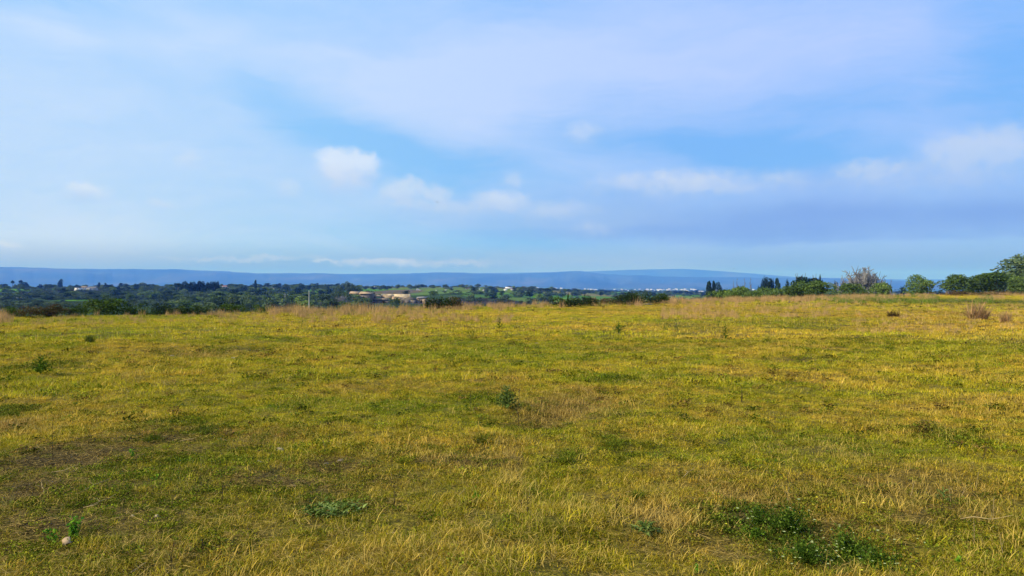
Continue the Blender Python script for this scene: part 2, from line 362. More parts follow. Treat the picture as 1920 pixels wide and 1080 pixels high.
M['grey_leaf'] = foliage('grey_leaf', (0.045, 0.075, 0.012), (0.12, 0.165, 0.03), (0.30, 0.36, 0.09), 0.25, 0.0, 0.1)
M['bark'] = plain('bark', (0.06, 0.045, 0.03), (0.14, 0.11, 0.08), 6)
M['grey_bark'] = plain('grey_bark', (0.13, 0.120, 0.110), (0.23, 0.215, 0.195), 5, vary=0.1)
M['dead_stem'] = plain('dead_stem', (0.025, 0.018, 0.010), (0.060, 0.042, 0.02), 20)
M['straw'] = plain('straw', (0.20, 0.135, 0.05), (0.36, 0.26, 0.11), 20)
M['stone'] = plain('stone', (0.22, 0.165, 0.08), (0.38, 0.30, 0.16), 9, c3=(0.50, 0.41, 0.24))
M['white_wall'] = plain('white_wall', (0.55, 0.53, 0.50), (0.68, 0.66, 0.62), 0.8, bump=0.1, vary=0.15)
M['cream_wall'] = plain('cream_wall', (0.38, 0.28, 0.15), (0.56, 0.43, 0.25), 0.5, bump=0.2)
M['stone_wall'] = plain('stone_wall', (0.085, 0.070, 0.050), (0.16, 0.13, 0.09), 0.9, bump=0.6)
M['tan_wall'] = plain('tan_wall', (0.22, 0.15, 0.08), (0.38, 0.27, 0.15), 0.6, bump=0.3)
M['tile_roof'] = plain('tile_roof', (0.26, 0.16, 0.08), (0.42, 0.29, 0.16), 0.9, bump=0.5)
M['red_roof'] = plain('red_roof', (0.28, 0.09, 0.04), (0.42, 0.16, 0.08), 0.9, bump=0.4, vary=0.2)
M['grey_roof'] = plain('grey_roof', (0.14, 0.13, 0.12), (0.24, 0.22, 0.20), 0.9, bump=0.3)
M['dark_glass'] = plain('dark_glass', (0.02, 0.02, 0.02), (0.03, 0.03, 0.035), 2, rough=0.3, bump=0)
M['concrete'] = plain('concrete', (0.32, 0.31, 0.27), (0.42, 0.40, 0.36), 2, bump=0.2)
M['feather'] = plain('feather', (0.01, 0.01, 0.01), (0.02, 0.02, 0.02), 10, bump=0)
M['flower'] = plain('flower', (0.75, 0.60, 0.03), (0.85, 0.74, 0.06), 10, bump=0)
M['pale_flower'] = plain('pale_flower', (0.40, 0.46, 0.14), (0.58, 0.60, 0.25), 10, bump=0)
def grass_mat(name, trans, dryc):
    def b(nt, out):
        t = attr(nt, 'tint', 'INSTANCER').outputs['Color']; tone = attr(nt, 'tone').outputs['Fac']
        oi = attr(nt, 'luck', 'INSTANCER').outputs['Fac']
        c = mulc(nt, t, ramp(nt, tone, [(0.0, (0.30, 0.32, 0.28)), (0.40, (0.9, 0.92, 0.9)), (0.75, (1.45, 1.35, 1.1)), (1.0, (1.7, 1.5, 1.3))]))
        dry = ramp(nt, tone, [(0.78, (0, 0, 0)), (0.80, (1, 1, 1))])
        c = mixc(nt, math_(nt, 'MULTIPLY', dry, 0.75), c, dryc)
        c = mulc(nt, c, ramp(nt, oi, [(0, (0.72, 0.74, 0.7)), (0.5, (1, 1, 1)), (1, (1.28, 1.22, 1.2))]))
        leaf_surface(nt, out, c, trans)
    return mat(name, b)
M['grass'] = grass_mat('grass', 0.20, (0.56, 0.39, 0.10))
M['dry_grass'] = grass_mat('dry_grass', 0.22, (0.46, 0.30, 0.12))

# ------------------------------------------------------------------ colour of the turf, by place
def turf(x, y):
    """albedo of the grass and how bare the soil is, by place on the field"""
    r = np.hypot(x, y)
    a = fbm(x / 6.5, y / 5.0, 61, 4) * 0.5 + 0.5; b = fbm(x / 1.4, y / 1.1, 67, 4) * 0.5 + 0.5; c = fbm(x / 0.35, y / 0.3, 71, 3) * 0.5 + 0.5
    dry = np.clip(0.50 + 1.6 * (a - 0.5) + 1.6 * (b - 0.5) + 0.7 * (c - .5), 0, 1)
    u = x / np.maximum(y, 0.5)
    dry = np.clip(dry + 0.16 * smooth(u, 0.1, 0.6) - 0.12 * smooth(-u, 0.0, 0.6), 0, 1)
    green = np.zeros_like(x); bare = np.zeros_like(x); brown = np.zeros_like(x)
    def spot(arr, px, py, w, h, k):
        cx, cy = at(px, py); y0 = at(px, py - h)[1]; y1 = at(px, py + h)[1]; ry = max((y0 - y1) / 2, .08)
        wob = 1 + 0.7 * (b - 0.5)
        return np.maximum(arr, k * np.exp(-((((x - cx) / (w * cy / FPX)) ** 2 + ((y - cy) / ry) ** 2) / wob) ** 1.4))
    for q in [(1430, 985, 100, 36, .95), (1540, 1035, 120, 40, .9), (1660, 1050, 60, 25, .7), (1470, 960, 60, 20, .5), (620, 945, 70, 28, .5), (1690, 562, 170, 9, 1.0), (1290, 612, 70, 12, .55), (1480, 610, 120, 10, .5), (1600, 640, 60, 9, .3), (330, 800, 70, 14, .4), (290, 806, 40, 10, .6), (380, 808, 30, 9, .6), (1150, 838, 35, 25, .45), (560, 860, 60, 12, .35), (80, 690, 60, 16, .4),
              (250, 870, 90, 20, .35), (1060, 860, 30, 20, .5), (900, 745, 40, 10, .4), (1150, 715, 60, 9, .3), (1770, 820, 60, 22, .45), (20, 770, 40, 10, .7), (1840, 590, 40, 8, .2)]: green = spot(green, *q)
    for q in [(130, 855, 130, 30, .95), (60, 920, 120, 34, .85), (150, 975, 190, 50, .8), (520, 905, 110, 20, .75), (620, 872, 60, 12, .8), (310, 828, 35, 6, .8), (700, 950, 70, 22, .45), (985, 797, 75, 15, .95), (900, 860, 60, 12, .4), (340, 930, 80, 25, .4), (430, 1010, 90, 25, .35), (470, 652, 70, 4, .5), (1600, 662, 50, 3, .6), (1490, 675, 50, 3, .6), (30, 1040, 90, 30, .4), (745, 900, 60, 14, .4), (1340, 640, 120, 4, .2), (250, 990, 160, 40, .45), (560, 1000, 60, 12, .2)]: bare = spot(bare, *q)
    for q in [(1060, 768, 110, 22, .85), (870, 868, 75, 12, .9), (10, 800, 60, 14, .8), (500, 825, 80, 16, .4), (960, 870, 25, 40, .6), (1650, 595, 170, 16, .5), (1400, 940, 60, 30, .35), (1830, 590, 60, 12, .7), (400, 662, 90, 9, .5), (1750, 920, 110, 40, .5), (1230, 980, 60, 25, .5), (740, 600, 200, 14, .25), (1330, 580, 260, 10, .35), (1420, 650, 200, 8, .2), (1560, 850, 120, 30, .3), (1200, 650, 150, 9, .25), (1880, 640, 100, 40, .35)]: brown = spot(brown, *q)
    bare = np.clip(bare * (0.55 + 0.9 * c), 0, 1)
    G0 = np.array([0.238, 0.252, 0.013]); G1 = np.array([0.385, 0.322, 0.017]); G2 = np.array([0.48, 0.318, 0.040])
    mossy = np.maximum.reduce([spot(np.zeros_like(x), 1680, 980, 300, 90, .4), spot(np.zeros_like(x), 200, 900, 330, 90, .75), spot(np.zeros_like(x), 560, 900, 220, 50, .55), spot(np.zeros_like(x), 150, 1040, 260, 50, .5)]) * (0.35 + .9 * b); green = np.maximum(green, mossy * .55); bare = np.maximum(bare, mossy * smooth(c, .42, .62) * .8)
    d = dry[..., None]
    col = G0 + (G1 - G0) * np.clip(d * 2, 0, 1) + (G2 - G1) * np.clip(d * 2 - 1, 0, 1) * 0.8
    col = col * (1 - green[..., None]) + np.array([0.055, 0.105, 0.012]) * green[..., None]
    k = np.clip(brown, 0, 1)[..., None]; col = col * (1 - k) + np.array([0.23, 0.130, 0.034]) * k
    near = (1 - smooth(r, 5.5, 12))[..., None]; col = col * (1 - 0.10 * near)
    return col, bare, green, dry, brown

# ------------------------------------------------------------------ ground
def ground_mat():
    def b(nt, out):
        t = attr(nt, 'turf').outputs['Color']; bare = attr(nt, 'bare').outputs['Fac']
        n1 = noise_(nt, 2.2, 6); n2 = noise_(nt, 26.0, 5)
        g = mulc(nt, mixc(nt, 0.30, t, (0.20, 0.125, 0.035)), ramp(nt, n2, [(0.30, (0.14, 0.14, 0.13)), (0.5, (0.45, 0.43, 0.40)), (0.72, (0.95, 0.9, 0.8))]))
        soil = ramp(nt, n2, [(0.28, (0.018, 0.012, 0.004)), (0.5, (0.060, 0.040, 0.010)), (0.72, (0.14, 0.095, 0.025))])
        c = mixc(nt, bare, g, soil)
        p = nn_(nt, 'ShaderNodeBsdfPrincipled'); p.inputs['Roughness'].default_value = 0.95; p.inputs['Specular IOR Level'].default_value = 0.1
        nt.links.new(c, p.inputs['Base Color'])
        bp = nn_(nt, 'ShaderNodeBump'); bp.inputs['Strength'].default_value = 0.9; bp.inputs['Distance'].default_value = 0.03
        nt.links.new(noise_(nt, 38.0, 6), bp.inputs['Height']); nt.links.new(bp.outputs[0], p.inputs['Normal']); nt.links.new(p.outputs[0], out.inputs[0])
    return mat('field_ground', b)
def polar(angles, radii_fn, nr, closed, zf):
    A = angles[:, None]; t = np.linspace(0, 1, nr)[None, :]
    Rr = radii_fn(A, t); X = np.sin(A) * Rr; Y = np.cos(A) * Rr; Z = zf(X, Y, A, Rr)
    V = np.stack([X, Y, Z], -1).reshape(-1, 3); na = len(angles)
    i = np.arange(na if closed else na - 1)[:, None]; j = np.arange(nr - 1)[None, :]; i2 = (i + 1) % na
    F = np.stack([i * nr + j, i * nr + j + 1, i2 * nr + j + 1, i2 * nr + j], -1).reshape(-1, 4)[:, ::-1]
    return V, F
front = np.arange(-46, 46.01, 0.16); back = np.arange(49, 311.1, 3.0)
ANG = np.radians(np.concatenate([front, back]))
def edge_a(A): return edge(np.sin(A), np.cos(A) + 0 * A)
# angles beyond the front are mapped into -pi..pi for the edge function
ANGw = (ANG + math.pi) % (2 * math.pi) - math.pi
V, F = polar(ANGw, lambda A, t: 0.5 * ((edge_a(A) + 14) / 0.5) ** t, 520, True, lambda X, Y, A, Rr: ground(X, Y))
g = Geo(); g.add(V, F)
field = g.obj('field', [ground_mat()], smooth_=True); tag(field, kind='structure')
col, bare, green, dry, brown = turf(V[:, 0], V[:, 1])
a = field.data.attributes.new('turf', 'FLOAT_COLOR', 'POINT'); a.data.foreach_set('color', np.c_[col, np.ones(len(col))].astype(np.float32).ravel())
a = field.data.attributes.new('bare', 'FLOAT', 'POINT'); a.data.foreach_set('value', bare.astype(np.float32))
g = Geo(); an = np.linspace(0, 2 * math.pi, 24, endpoint=False); v = np.c_[np.sin(an) * .5, np.cos(an) * .5, ground(np.sin(an) * .5, np.cos(an) * .5)]
# middle of the polar sheet, under the photographer
g.add(v, [list(range(24))[::-1]]); cap = g.obj('ground', [field.data.materials[0]]); tag(cap, kind='structure')
for nm, ty, vals in (('turf', 'FLOAT_COLOR', np.tile([0.2, 0.17, 0.015, 1], 24)), ('bare', 'FLOAT', np.zeros(24))):
    a = cap.data.attributes.new(nm, ty, 'POINT'); a.data.foreach_set('color' if ty == 'FLOAT_COLOR' else 'value', vals.astype(np.float32))

# valley and far plain
def valley_mat():
    def b(nt, out):
        t = attr(nt, 'turf').outputs['Color']; n = noise_(nt, 0.05, 8, rough=0.65); n2 = noise_(nt, 0.012, 4)
        c = mulc(nt, t, ramp(nt, n, [(0.3, (0.45, 0.5, 0.5)), (0.55, (1, 1, 1)), (0.75, (1.5, 1.35, 1.2))])); c = mulc(nt, c, ramp(nt, n2, [(0.3, (0.7, 0.75, 0.7)), (0.7, (1.2, 1.15, 1.0))]))
        p = nn_(nt, 'ShaderNodeBsdfDiffuse'); nt.links.new(c, p.inputs[0]); nt.links.new(p.outputs[0], out.inputs[0])
    return mat('valley_ground', b)
V, F = polar(ANGw, lambda A, t: (edge_a(A) + 12.5) * (20000 / (edge_a(A) + 12.5)) ** t, 420, True, lambda X, Y, A, Rr: ground(X, Y) - 0.02 - 0.25 * (Rr < edge_a(A) + 13.2))
g = Geo(); g.add(V, F); valley = g.obj('valley', [valley_mat()], smooth_=True); tag(valley, kind='structure')
x, y = V[:, 0], V[:, 1]; r = np.hypot(x, y)
base = np.array([0.045, 0.070, 0.020])
# patchwork of plots: cells turned a little, each with its own crop
ca, sa = math.cos(0.5), math.sin(0.5); sz = 110 + 90 * smooth(r, 1200, 4000)
ux = (x * ca + y * sa) / 150 + .35 * fbm(x / 300, y / 300, 81, 2); uy = (-x * sa + y * ca) / 230 + .35 * fbm(x / 300, y / 300, 83, 2)
hcell = _h(np.floor(ux), np.floor(uy), 5)
pal = np.array([[0.040, 0.062, 0.022], [0.050, 0.10, 0.022], [0.085, 0.19, 0.020], [0.12, 0.17, 0.03], [0.055, 0.045, 0.035], [0.042, 0.070, 0.022], [0.16, 0.15, 0.055], [0.035, 0.06, 0.02]])
colv = pal[(hcell * 7.99).astype(int)]
def vspot(px, py, w, h, c, k=1.0):        # an own patch of crop seen at this pixel of the photograph
    global colv
    D = ray_hit(px, py, 150, 9000, 900)
    if D is None: return None
    lo = hi = D
    gz = float(ground(np.array([(px - 960) / FPX * D]), np.array([D]))[0]); ry = max(h * D * D / (FPX * max(EYE - gz, 4)), 12)
    f = smooth(1.15 - (((x - (px - 960) / FPX * D) / (w * D / FPX)) ** 2 + ((y - D) / ry) ** 2), 0, 0.25)[:, None] * k
    colv = colv * (1 - f) + np.array(c) * f; return D
vspot(290, 556, 32, 5, (0.10, 0.24, 0.02)); vspot(815, 549, 40, 3, (0.11, 0.17, 0.04)); vspot(930, 553, 60, 3, (0.07, 0.14, 0.03)); vspot(1000, 563, 50, 4, (0.12, 0.18, 0.04)); vspot(470, 553, 20, 4, (0.05, 0.16, 0.03))
vspot(360, 557, 30, 3, (0.09, 0.20, 0.03)); vspot(560, 556, 30, 3, (0.10, 0.17, 0.05)); vspot(470, 563, 40, 3, (0.08, 0.15, 0.04)); vspot(110, 547, 60, 4, (0.035, 0.03, 0.04)); vspot(60, 562, 90, 8, (0.04, 0.065, 0.035)); vspot(735, 548, 50, 3, (0.13, 0.10, 0.06)); vspot(1250, 558, 30, 4, (0.06, 0.16, 0.05)); vspot(20, 540, 30, 2, (0.16, 0.17, 0.05))
a = valley.data.attributes.new('turf', 'FLOAT_COLOR', 'POINT'); a.data.foreach_set('color', np.c_[colv, np.ones(len(colv))].astype(np.float32).ravel())

# hills
RX = np.array([-1500, -600, 0, 100, 200, 320, 400, 480, 560, 640, 700, 760, 830, 860, 900, 960, 1020, 1060, 1090, 1130, 1180, 1250, 1350, 1450, 1550, 1650, 1760, 1920, 2300, 3000])
RY = np.array([506, 503, 501, 503, 504, 505, 508, 512, 512, 514, 514, 513, 511, 511, 513, 513, 511, 508.5, 508, 513, 517, 518, 520, 521, 522, 525, 529, 530, 528, 520])
HA = np.arctan((RX - 960) / FPX)
hill_mat = mat('hill_scrub', lambda nt, out: (lambda c, d: (nt.links.new(c, d.inputs[0]), nt.links.new(d.outputs[0], out.inputs[0])))(
    ramp(nt, noise_(nt, 0.0016, 8, stretch=(1, 0.5, 2)), [(0.3, (0.018, 0.030, 0.018)), (0.5, (0.04, 0.055, 0.03)), (0.62, (0.06, 0.07, 0.035)), (0.75, (0.11, 0.10, 0.06))]), nn_(nt, 'ShaderNodeBsdfDiffuse')))
def hillz(r0, r1, prof, seed, rel):
    def f(X, Y, A, Rr):
        top = prof(A); t = (Rr - r0) / (r1 - r0)
        sh = smooth(t, 0, 1) * (1 - 0.5 * smooth(t, 1.0, 1.9)) ; n = fbm(X / 1100, Y / 1500, seed, 5) ; n2 = fbm(A * 60, Rr / 3000, seed + 7, 4)
        return -60 + (top + 60) * sh + rel * (n * .8 + n2 * .5) * np.sin(np.clip(t, 0, 1.9) * math.pi / 1.9) * (1 - np.exp(-((t - 1) / .28) ** 2))
    return f
wrapA = np.radians(np.concatenate([np.arange(-46, 46.01, 0.12), np.arange(48, 312.1, 2.0)])); wrapA = (wrapA + math.pi) % (2 * math.pi) - math.pi
def ridge(A): 
    d = 12500.0; return EYE + (HOR - np.interp(A, HA, RY)) / FPX * d * np.clip(np.cos(A), .72, 1) + 8 * fbm(A * 38, A * 0, 151, 3) + 4 * fbm(A * 150, A * 0, 153, 3)
V, F = polar(wrapA, lambda A, t: 8000 + 9000 * t, 70, True, hillz(8000, 12500, ridge, 91, 80))
g = Geo(); g.add(V, F); tag(g.obj('hills', [hill_mat], smooth_=True), kind='structure')
RX2 = np.array([-1500, 0, 600, 900, 1000, 1100, 1180, 1280, 1330, 1400, 1500, 1700, 2600]); RY2 = np.array([512, 512, 514, 512, 511, 509, 506, 504, 507, 512, 520, 524, 524]); HA2 = np.arctan((RX2 - 960) / FPX)
V, F = polar(wrapA, lambda A, t: 14000 + 4000 * t, 40, True, hillz(14000, 15800, lambda A: EYE + (HOR - np.interp(A, HA2, RY2)) / FPX * 15800 * np.clip(np.cos(A), .72, 1), 95, 25))
g = Geo(); g.add(V, F); tag(g.obj('mountains', [hill_mat], smooth_=True), kind='structure')

# ------------------------------------------------------------------ haze
HAZE_DENSITY = 1.5e-4
def haze_build(nt, out):
    v = nn_(nt, 'ShaderNodeVolumePrincipled'); v.inputs['Color'].default_value = (0.08, 0.27, 1.0, 1); v.inputs['Absorption Color'].default_value = (1, 1, 1, 1); v.inputs['Density'].default_value = HAZE_DENSITY; v.inputs['Anisotropy'].default_value = 0.0
    nt.links.new(v.outputs[0], out.inputs['Volume'])
g = Geo(); box(g, -21000, 21000, -21000, 21000, -130, 305)
tag(g.obj('haze', [mat('haze_air', haze_build)]), kind='stuff')

# ------------------------------------------------------------------ instancing (grass and other stuff)
def protos(name, meshes):
    c = bpy.data.collections.new(name)
    for i, me in enumerate(meshes):
        o = bpy.data.objects.new('%s_kind_%02d' % (name, i), me); c.objects.link(o)
    return c
def scatter(name, P, rot, scl, idx, tint, coll, label, cat=None):
    me = bpy.data.meshes.new(name); n = len(P); me.vertices.add(n); me.vertices.foreach_set('co', P.astype(np.float32).ravel())
    for nm, ty, key, arr in (('rot', 'FLOAT_VECTOR', 'vector', rot), ('scl', 'FLOAT_VECTOR', 'vector', scl), ('idx', 'INT', 'value', idx), ('tint', 'FLOAT_COLOR', 'color', np.c_[tint, np.ones(n)]), ('luck', 'FLOAT', 'value', np.random.default_rng(3).random(n))):
        a = me.attributes.new(nm, ty, 'POINT'); a.data.foreach_set(key, np.ascontiguousarray(arr, dtype=np.int32 if ty == 'INT' else np.float32).ravel())
    o = bpy.data.objects.new(name, me); C.objects.link(o); tag(o, label, cat, None, 'stuff')
    ng = bpy.data.node_groups.new(name + '_scatter', 'GeometryNodeTree'); ng.interface.new_socket('Geometry', in_out='INPUT', socket_type='NodeSocketGeometry'); ng.interface.new_socket('Geometry', in_out='OUTPUT', socket_type='NodeSocketGeometry')
    gi = ng.nodes.new('NodeGroupInput'); go = ng.nodes.new('NodeGroupOutput'); ci = ng.nodes.new('GeometryNodeCollectionInfo'); ip = ng.nodes.new('GeometryNodeInstanceOnPoints')
    ci.inputs['Collection'].default_value = coll; ci.inputs['Separate Children'].default_value = True; ci.inputs['Reset Children'].default_value = True
    def na(nm, ty):
        a = ng.nodes.new('GeometryNodeInputNamedAttribute'); a.data_type = ty; a.inputs[0].default_value = nm; return a.outputs[0]
    e2r = ng.nodes.new('FunctionNodeEulerToRotation'); L = ng.links
    L.new(na('rot', 'FLOAT_VECTOR'), e2r.inputs[0]); L.new(e2r.outputs[0], ip.inputs['Rotation']); L.new(na('scl', 'FLOAT_VECTOR'), ip.inputs['Scale']); L.new(na('idx', 'INT'), ip.inputs['Instance Index'])
    ip.inputs['Pick Instance'].default_value = True; L.new(gi.outputs[0], ip.inputs['Points']); L.new(ci.outputs[0], ip.inputs['Instance']); L.new(ip.outputs[0], go.inputs[0])
    md = o.modifiers.new('scatter', 'NODES'); md.node_group = ng; return o
def tuft(rng, n, rad, lo, hi, width, bend, splay, dryf, mat_=0, seg=3, even=0.0):
    """n curved blades leaning out of a patch of turf"""
    a0 = rng.random(n) * 2 * math.pi; rr = rad * np.sqrt(rng.random(n)); base = np.c_[np.cos(a0) * rr, np.sin(a0) * rr, np.full(n, -0.008)]
    L_ = lo + (hi - lo) * rng.random(n) ** 1.4; az = rng.random(n) * 2 * math.pi; tilt = np.abs(rng.normal(0, splay, n)); bd = bend * (0.3 + rng.random(n))
    side = az + math.pi / 2 + rng.normal(0, .6, n); w = width * (0.6 + 0.8 * rng.random(n)); tone = 0.53 * even + rng.random(n) * (0.76 - 0.52 * even); dr = rng.random(n) < dryf; tone[dr] = 0.82 + 0.18 * rng.random(dr.sum())
    S = np.c_[np.cos(side), np.sin(side), np.zeros(n)]; pts = [base]; cur = base
    for k in range(seg):
        th = np.minimum(tilt + bd * (k + .5) / seg, 2.3); d = np.c_[np.cos(az) * np.sin(th), np.sin(az) * np.sin(th), np.cos(th)]; cur = cur + d * (L_ / seg)[:, None]; pts.append(cur)
    g = Geo(); vs = []; 
    for k in range(seg):
        ww = (w * (1 - 0.75 * (k / seg) ** 1.5) * .5)[:, None]; vs += [pts[k] - S * ww, pts[k] + S * ww]
    vs.append(pts[seg]); v = np.stack(vs, 1); m_ = 2 * seg + 1; off = np.arange(n)[:, None] * m_
    q = []
    for k in range(seg - 1): q.append(off + np.array([2 * k, 2 * k + 1, 2 * k + 3, 2 * k + 2]))
    g.add(v, np.concatenate(q) if q else np.zeros((0, 4), int), mat_, np.repeat(tone, m_))
    t = off + np.array([2 * (seg - 1), 2 * seg - 1, 2 * seg]); g.F.append((t, mat_)); return g
def herb(rng, n, rad, size, hi):
    g = Geo(); a0 = rng.random(n) * 6.283; rr = rad * np.sqrt(rng.random(n)); P = np.c_[np.cos(a0) * rr, np.sin(a0) * rr, hi * rng.random(n)]
    leaves(g, P, size * (0.6 + 0.8 * rng.random(n)), rng, rng.random(n) * 0.76, 0, None, 1.5, 1.3); return g
rng = np.random.default_rng(7)
near_m = [tuft(rng, 64, 0.085, 0.02, 0.07, 0.0034, 2.0, 0.7, 0.15).mesh('tuft', [M['grass']]) for _ in range(5)] \
       + [tuft(rng, 52, 0.06, 0.035, 0.12, 0.0032, 2.0, 0.6, 0.25).mesh('tuft', [M['grass']]) for _ in range(3)] \
       + [tuft(rng, 34, 0.11, 0.04, 0.15, 0.0036, 0.9, 1.35, 0.8).mesh('tuft', [M['grass']]) for _ in range(3)] \
       + [herb(rng, 90, 0.09, 0.016, 0.03).mesh('tuft', [M['grass']]) for _ in range(3)]
fine_m = [tuft(rng, 62, 0.10, 0.02, 0.062, 0.0040, 2.0, 0.7, 0.10, seg=2, even=.35).mesh('tuft', [M['grass']]) for _ in range(5)] \
       + [tuft(rng, 50, 0.08, 0.03, 0.10, 0.0038, 2.0, 0.6, 0.2, seg=2, even=.35).mesh('tuft', [M['grass']]) for _ in range(3)] \
       + [tuft(rng, 30, 0.11, 0.04, 0.13, 0.0036, 0.9, 1.3, 0.7, seg=2, even=.2).mesh('tuft', [M['grass']]) for _ in range(3)] \
       + [herb(rng, 90, 0.11, 0.018, 0.035).mesh('tuft', [M['grass']]) for _ in range(3)]
mid_m = [tuft(rng, 66, 0.15, 0.025, 0.075, 0.006, 1.6, 0.65, 0.12, seg=2, even=.6).mesh('tuft', [M['grass']]) for _ in range(5)] \
      + [tuft(rng, 46, 0.14, 0.04, 0.13, 0.006, 1.6, 0.6, 0.25, seg=2, even=.6).mesh('tuft', [M['grass']]) for _ in range(3)] \
      + [tuft(rng, 26, 0.16, 0.05, 0.17, 0.006, 1.0, 1.2, 0.8, seg=2, even=.6).mesh('tuft', [M['grass']]) for _ in range(3)] \
      + [herb(rng, 70, 0.16, 0.03, 0.06).mesh('tuft', [M['grass']]) for _ in range(3)]
far_m = [tuft(rng, 30, 0.26, 0.04, 0.10, 0.015, 1.0, 0.5, 0.15, seg=2, even=1.0).mesh('tuft', [M['grass']]) for _ in range(4)] + [tuft(rng, 26, 0.22, 0.05, 0.16, 0.012, 1.0, 0.5, 0.5, seg=2, even=1.0).mesh('tuft', [M['grass']]) for _ in range(3)]
def turf_scatter(name, r0, r1, dens, meshes, kinds, label, size=1.0, seed=1):
    rng = np.random.default_rng(seed); hw = R(41); area = hw * (r1 * r1 - r0 * r0); n = int(area * dens)
    r = np.sqrt(r0 * r0 + (r1 * r1 - r0 * r0) * rng.random(n)); a = (rng.random(n) * 2 - 1) * hw; x = np.sin(a) * r; y = np.cos(a) * r
    ok = r < edge(x, y) + 6; x, y, r = x[ok], y[ok], r[ok]
    col, bare, green, dry, brown = turf(x, y)
    gapn = fbm(x / 0.26, y / 0.22, 131, 3) * .5 + .5; ok = rng.random(len(x)) > np.maximum(bare * 0.93, 0.95 * smooth(-gapn, -.46, -.34) * (1 - smooth(r, 5.8, 8.0))); x, y, col, bare, green, dry, brown = [q[ok] for q in (x, y, col, bare, green, dry, brown)]; n = len(x)
    u = rng.random(n); k0, k1, k2, k3 = kinds
    idx = rng.integers(0, k0, n)
    tall = fbm(x / 1.1, y / 0.8, 101, 3) * .5 + .5
    m1 = u < 0.10 + 0.55 * smooth(tall, .5, .75); idx[m1] = k0 + rng.integers(0, k1, m1.sum())
    m2 = rng.random(n) < 0.05 * (1 - .7 * smooth(np.hypot(x, y), 6, 9)) + 0.13 * dry * smooth(tall, .5, .8) + 0.75 * brown
    if k2: idx[m2] = k0 + k1 + rng.integers(0, k2, m2.sum())
    if k3:
        m3 = rng.random(n) < 0.05 + 0.65 * green + 0.5 * bare; idx[m3] = k0 + k1 + k2 + rng.integers(0, k3, m3.sum())
        gcol = np.array([0.085, 0.14, 0.014]); w = (m3 * 0.6)[:, None]; col = col * (1 - w) + gcol * w
    col = col * (1 + 0.16 * rng.normal(size=(n, 1))).clip(.5, 1.6) * np.array([1, 1, 1]) ; col[:, 0] *= (1 + 0.08 * rng.normal(size=n)).clip(.7, 1.3)
    s = size * (0.75 + 0.5 * rng.random(n)) * (0.62 + 0.55 * tall) * (1 - 0.45 * bare); zs = s * (0.8 + 0.5 * rng.random(n))
    P = np.c_[x, y, ground(x, y)]; rot = np.c_[rng.normal(0, .12, n), rng.normal(0, .12, n), rng.random(n) * 6.283]
    print(name, n)
    return scatter(name, P, rot, np.c_[s, s, zs], idx, col, protos(name, meshes), label)
turf_scatter('grass', 1.6, 7.0, 400, near_m, (5, 3, 3, 3), 'short olive green grass mixed with dry blades in the foreground', 1.0, 1)
turf_scatter('grass', 7.0, 13.0, 250, fine_m, (5, 3, 3, 3), 'dense short olive grass behind the foreground', 1.0, 6)
turf_scatter('grass', 13.0, 25, 84, mid_m, (5, 3, 3, 3), 'yellow green grazed grass over the middle of the field', 1.0, 2)
turf_scatter('grass', 25, 60, 20, far_m, (4, 3, 0, 0), 'yellow green grass towards the far edge of the field', 1.0, 3)
turf_scatter('grass', 60, 150, 5, far_m, (4, 3, 0, 0), 'straw coloured grass on the far right of the field', 1.3, 4)

# stalky dry grass standing along the far edge of the field
tall_m = []
for _ in range(6):
    g = tuft(rng, 34, 0.30, 0.35, 0.95, 0.016, 0.35, 0.22, 0.9, seg=3); tall_m.append(g.mesh('stalks', [M['dry_grass']]))
for _ in range(3):
    g = tuft(rng, 40, 0.30, 0.2, 0.55, 0.02, 0.6, 0.3, 0.2, seg=3); tall_m.append(g.mesh('stalks', [M['dry_grass']]))
def stalk_band():
    rng = np.random.default_rng(12); n = 15000; px = rng.random(n) * 2300 - 190; a = np.arctan((px - 960) / FPX); e = edge(np.sin(a), np.cos(a))
    I = np.interp(px, [-200, 0, 20, 30, 200, 300, 330, 380, 400, 430, 520, 600, 700, 830, 960, 1030, 1120, 1170, 1230, 1260, 1350, 1450, 1560, 1600, 1790, 1880, 2100], [.3, .4, .3, .01, .01, .03, .14, .12, .35, .25, .35, .6, .55, .4, .6, .3, .1, .2, .5, .75, 1, 1, .8, .3, .25, .6, .6])
    I = I * (0.12 + 1.5 * vnoise(px / 19, px * 0, 3) * vnoise(px / 70, px * 0, 4) ** .5); ok = rng.random(n) < I; px, a, e = px[ok], a[ok], e[ok]; n = len(px)
    r = e + 3.0 - np.abs(rng.normal(0, 1, n)) * e * 0.10; x = np.sin(a) * r; y = np.cos(a) * r
    tint = np.array([0.30, 0.20, 0.06]) + (np.array([0.42, 0.235, 0.115]) - np.array([0.30, 0.20, 0.06])) * (vnoise(px / 60, px * 0, 9) * .6 + .6 * rng.random(n) - .1)[:, None].clip(0, 1)
    grn = rng.random(n) < 0.16; tint[grn] = np.array([0.13, 0.15, 0.02]); idx = rng.integers(0, 6, n); idx[grn] = 6 + rng.integers(0, 3, grn.sum())
    s = (0.38 + 0.60 * rng.random(n) ** 1.5) * (0.65 + 0.5 * vnoise(px / 35, px * 0, 15)) * (0.75 + 0.25 * smooth(px, 300, 1200)); rot = np.c_[rng.normal(0, .08, n), rng.normal(0, .08, n), rng.random(n) * 6.28]
    scatter('dry_grass', np.c_[x, y, ground(x, y)], rot, np.c_[s, s, s], idx, tint, protos('dry_grass', tall_m), 'tall tan and pinkish dry grass along the far edge of the field')
stalk_band()
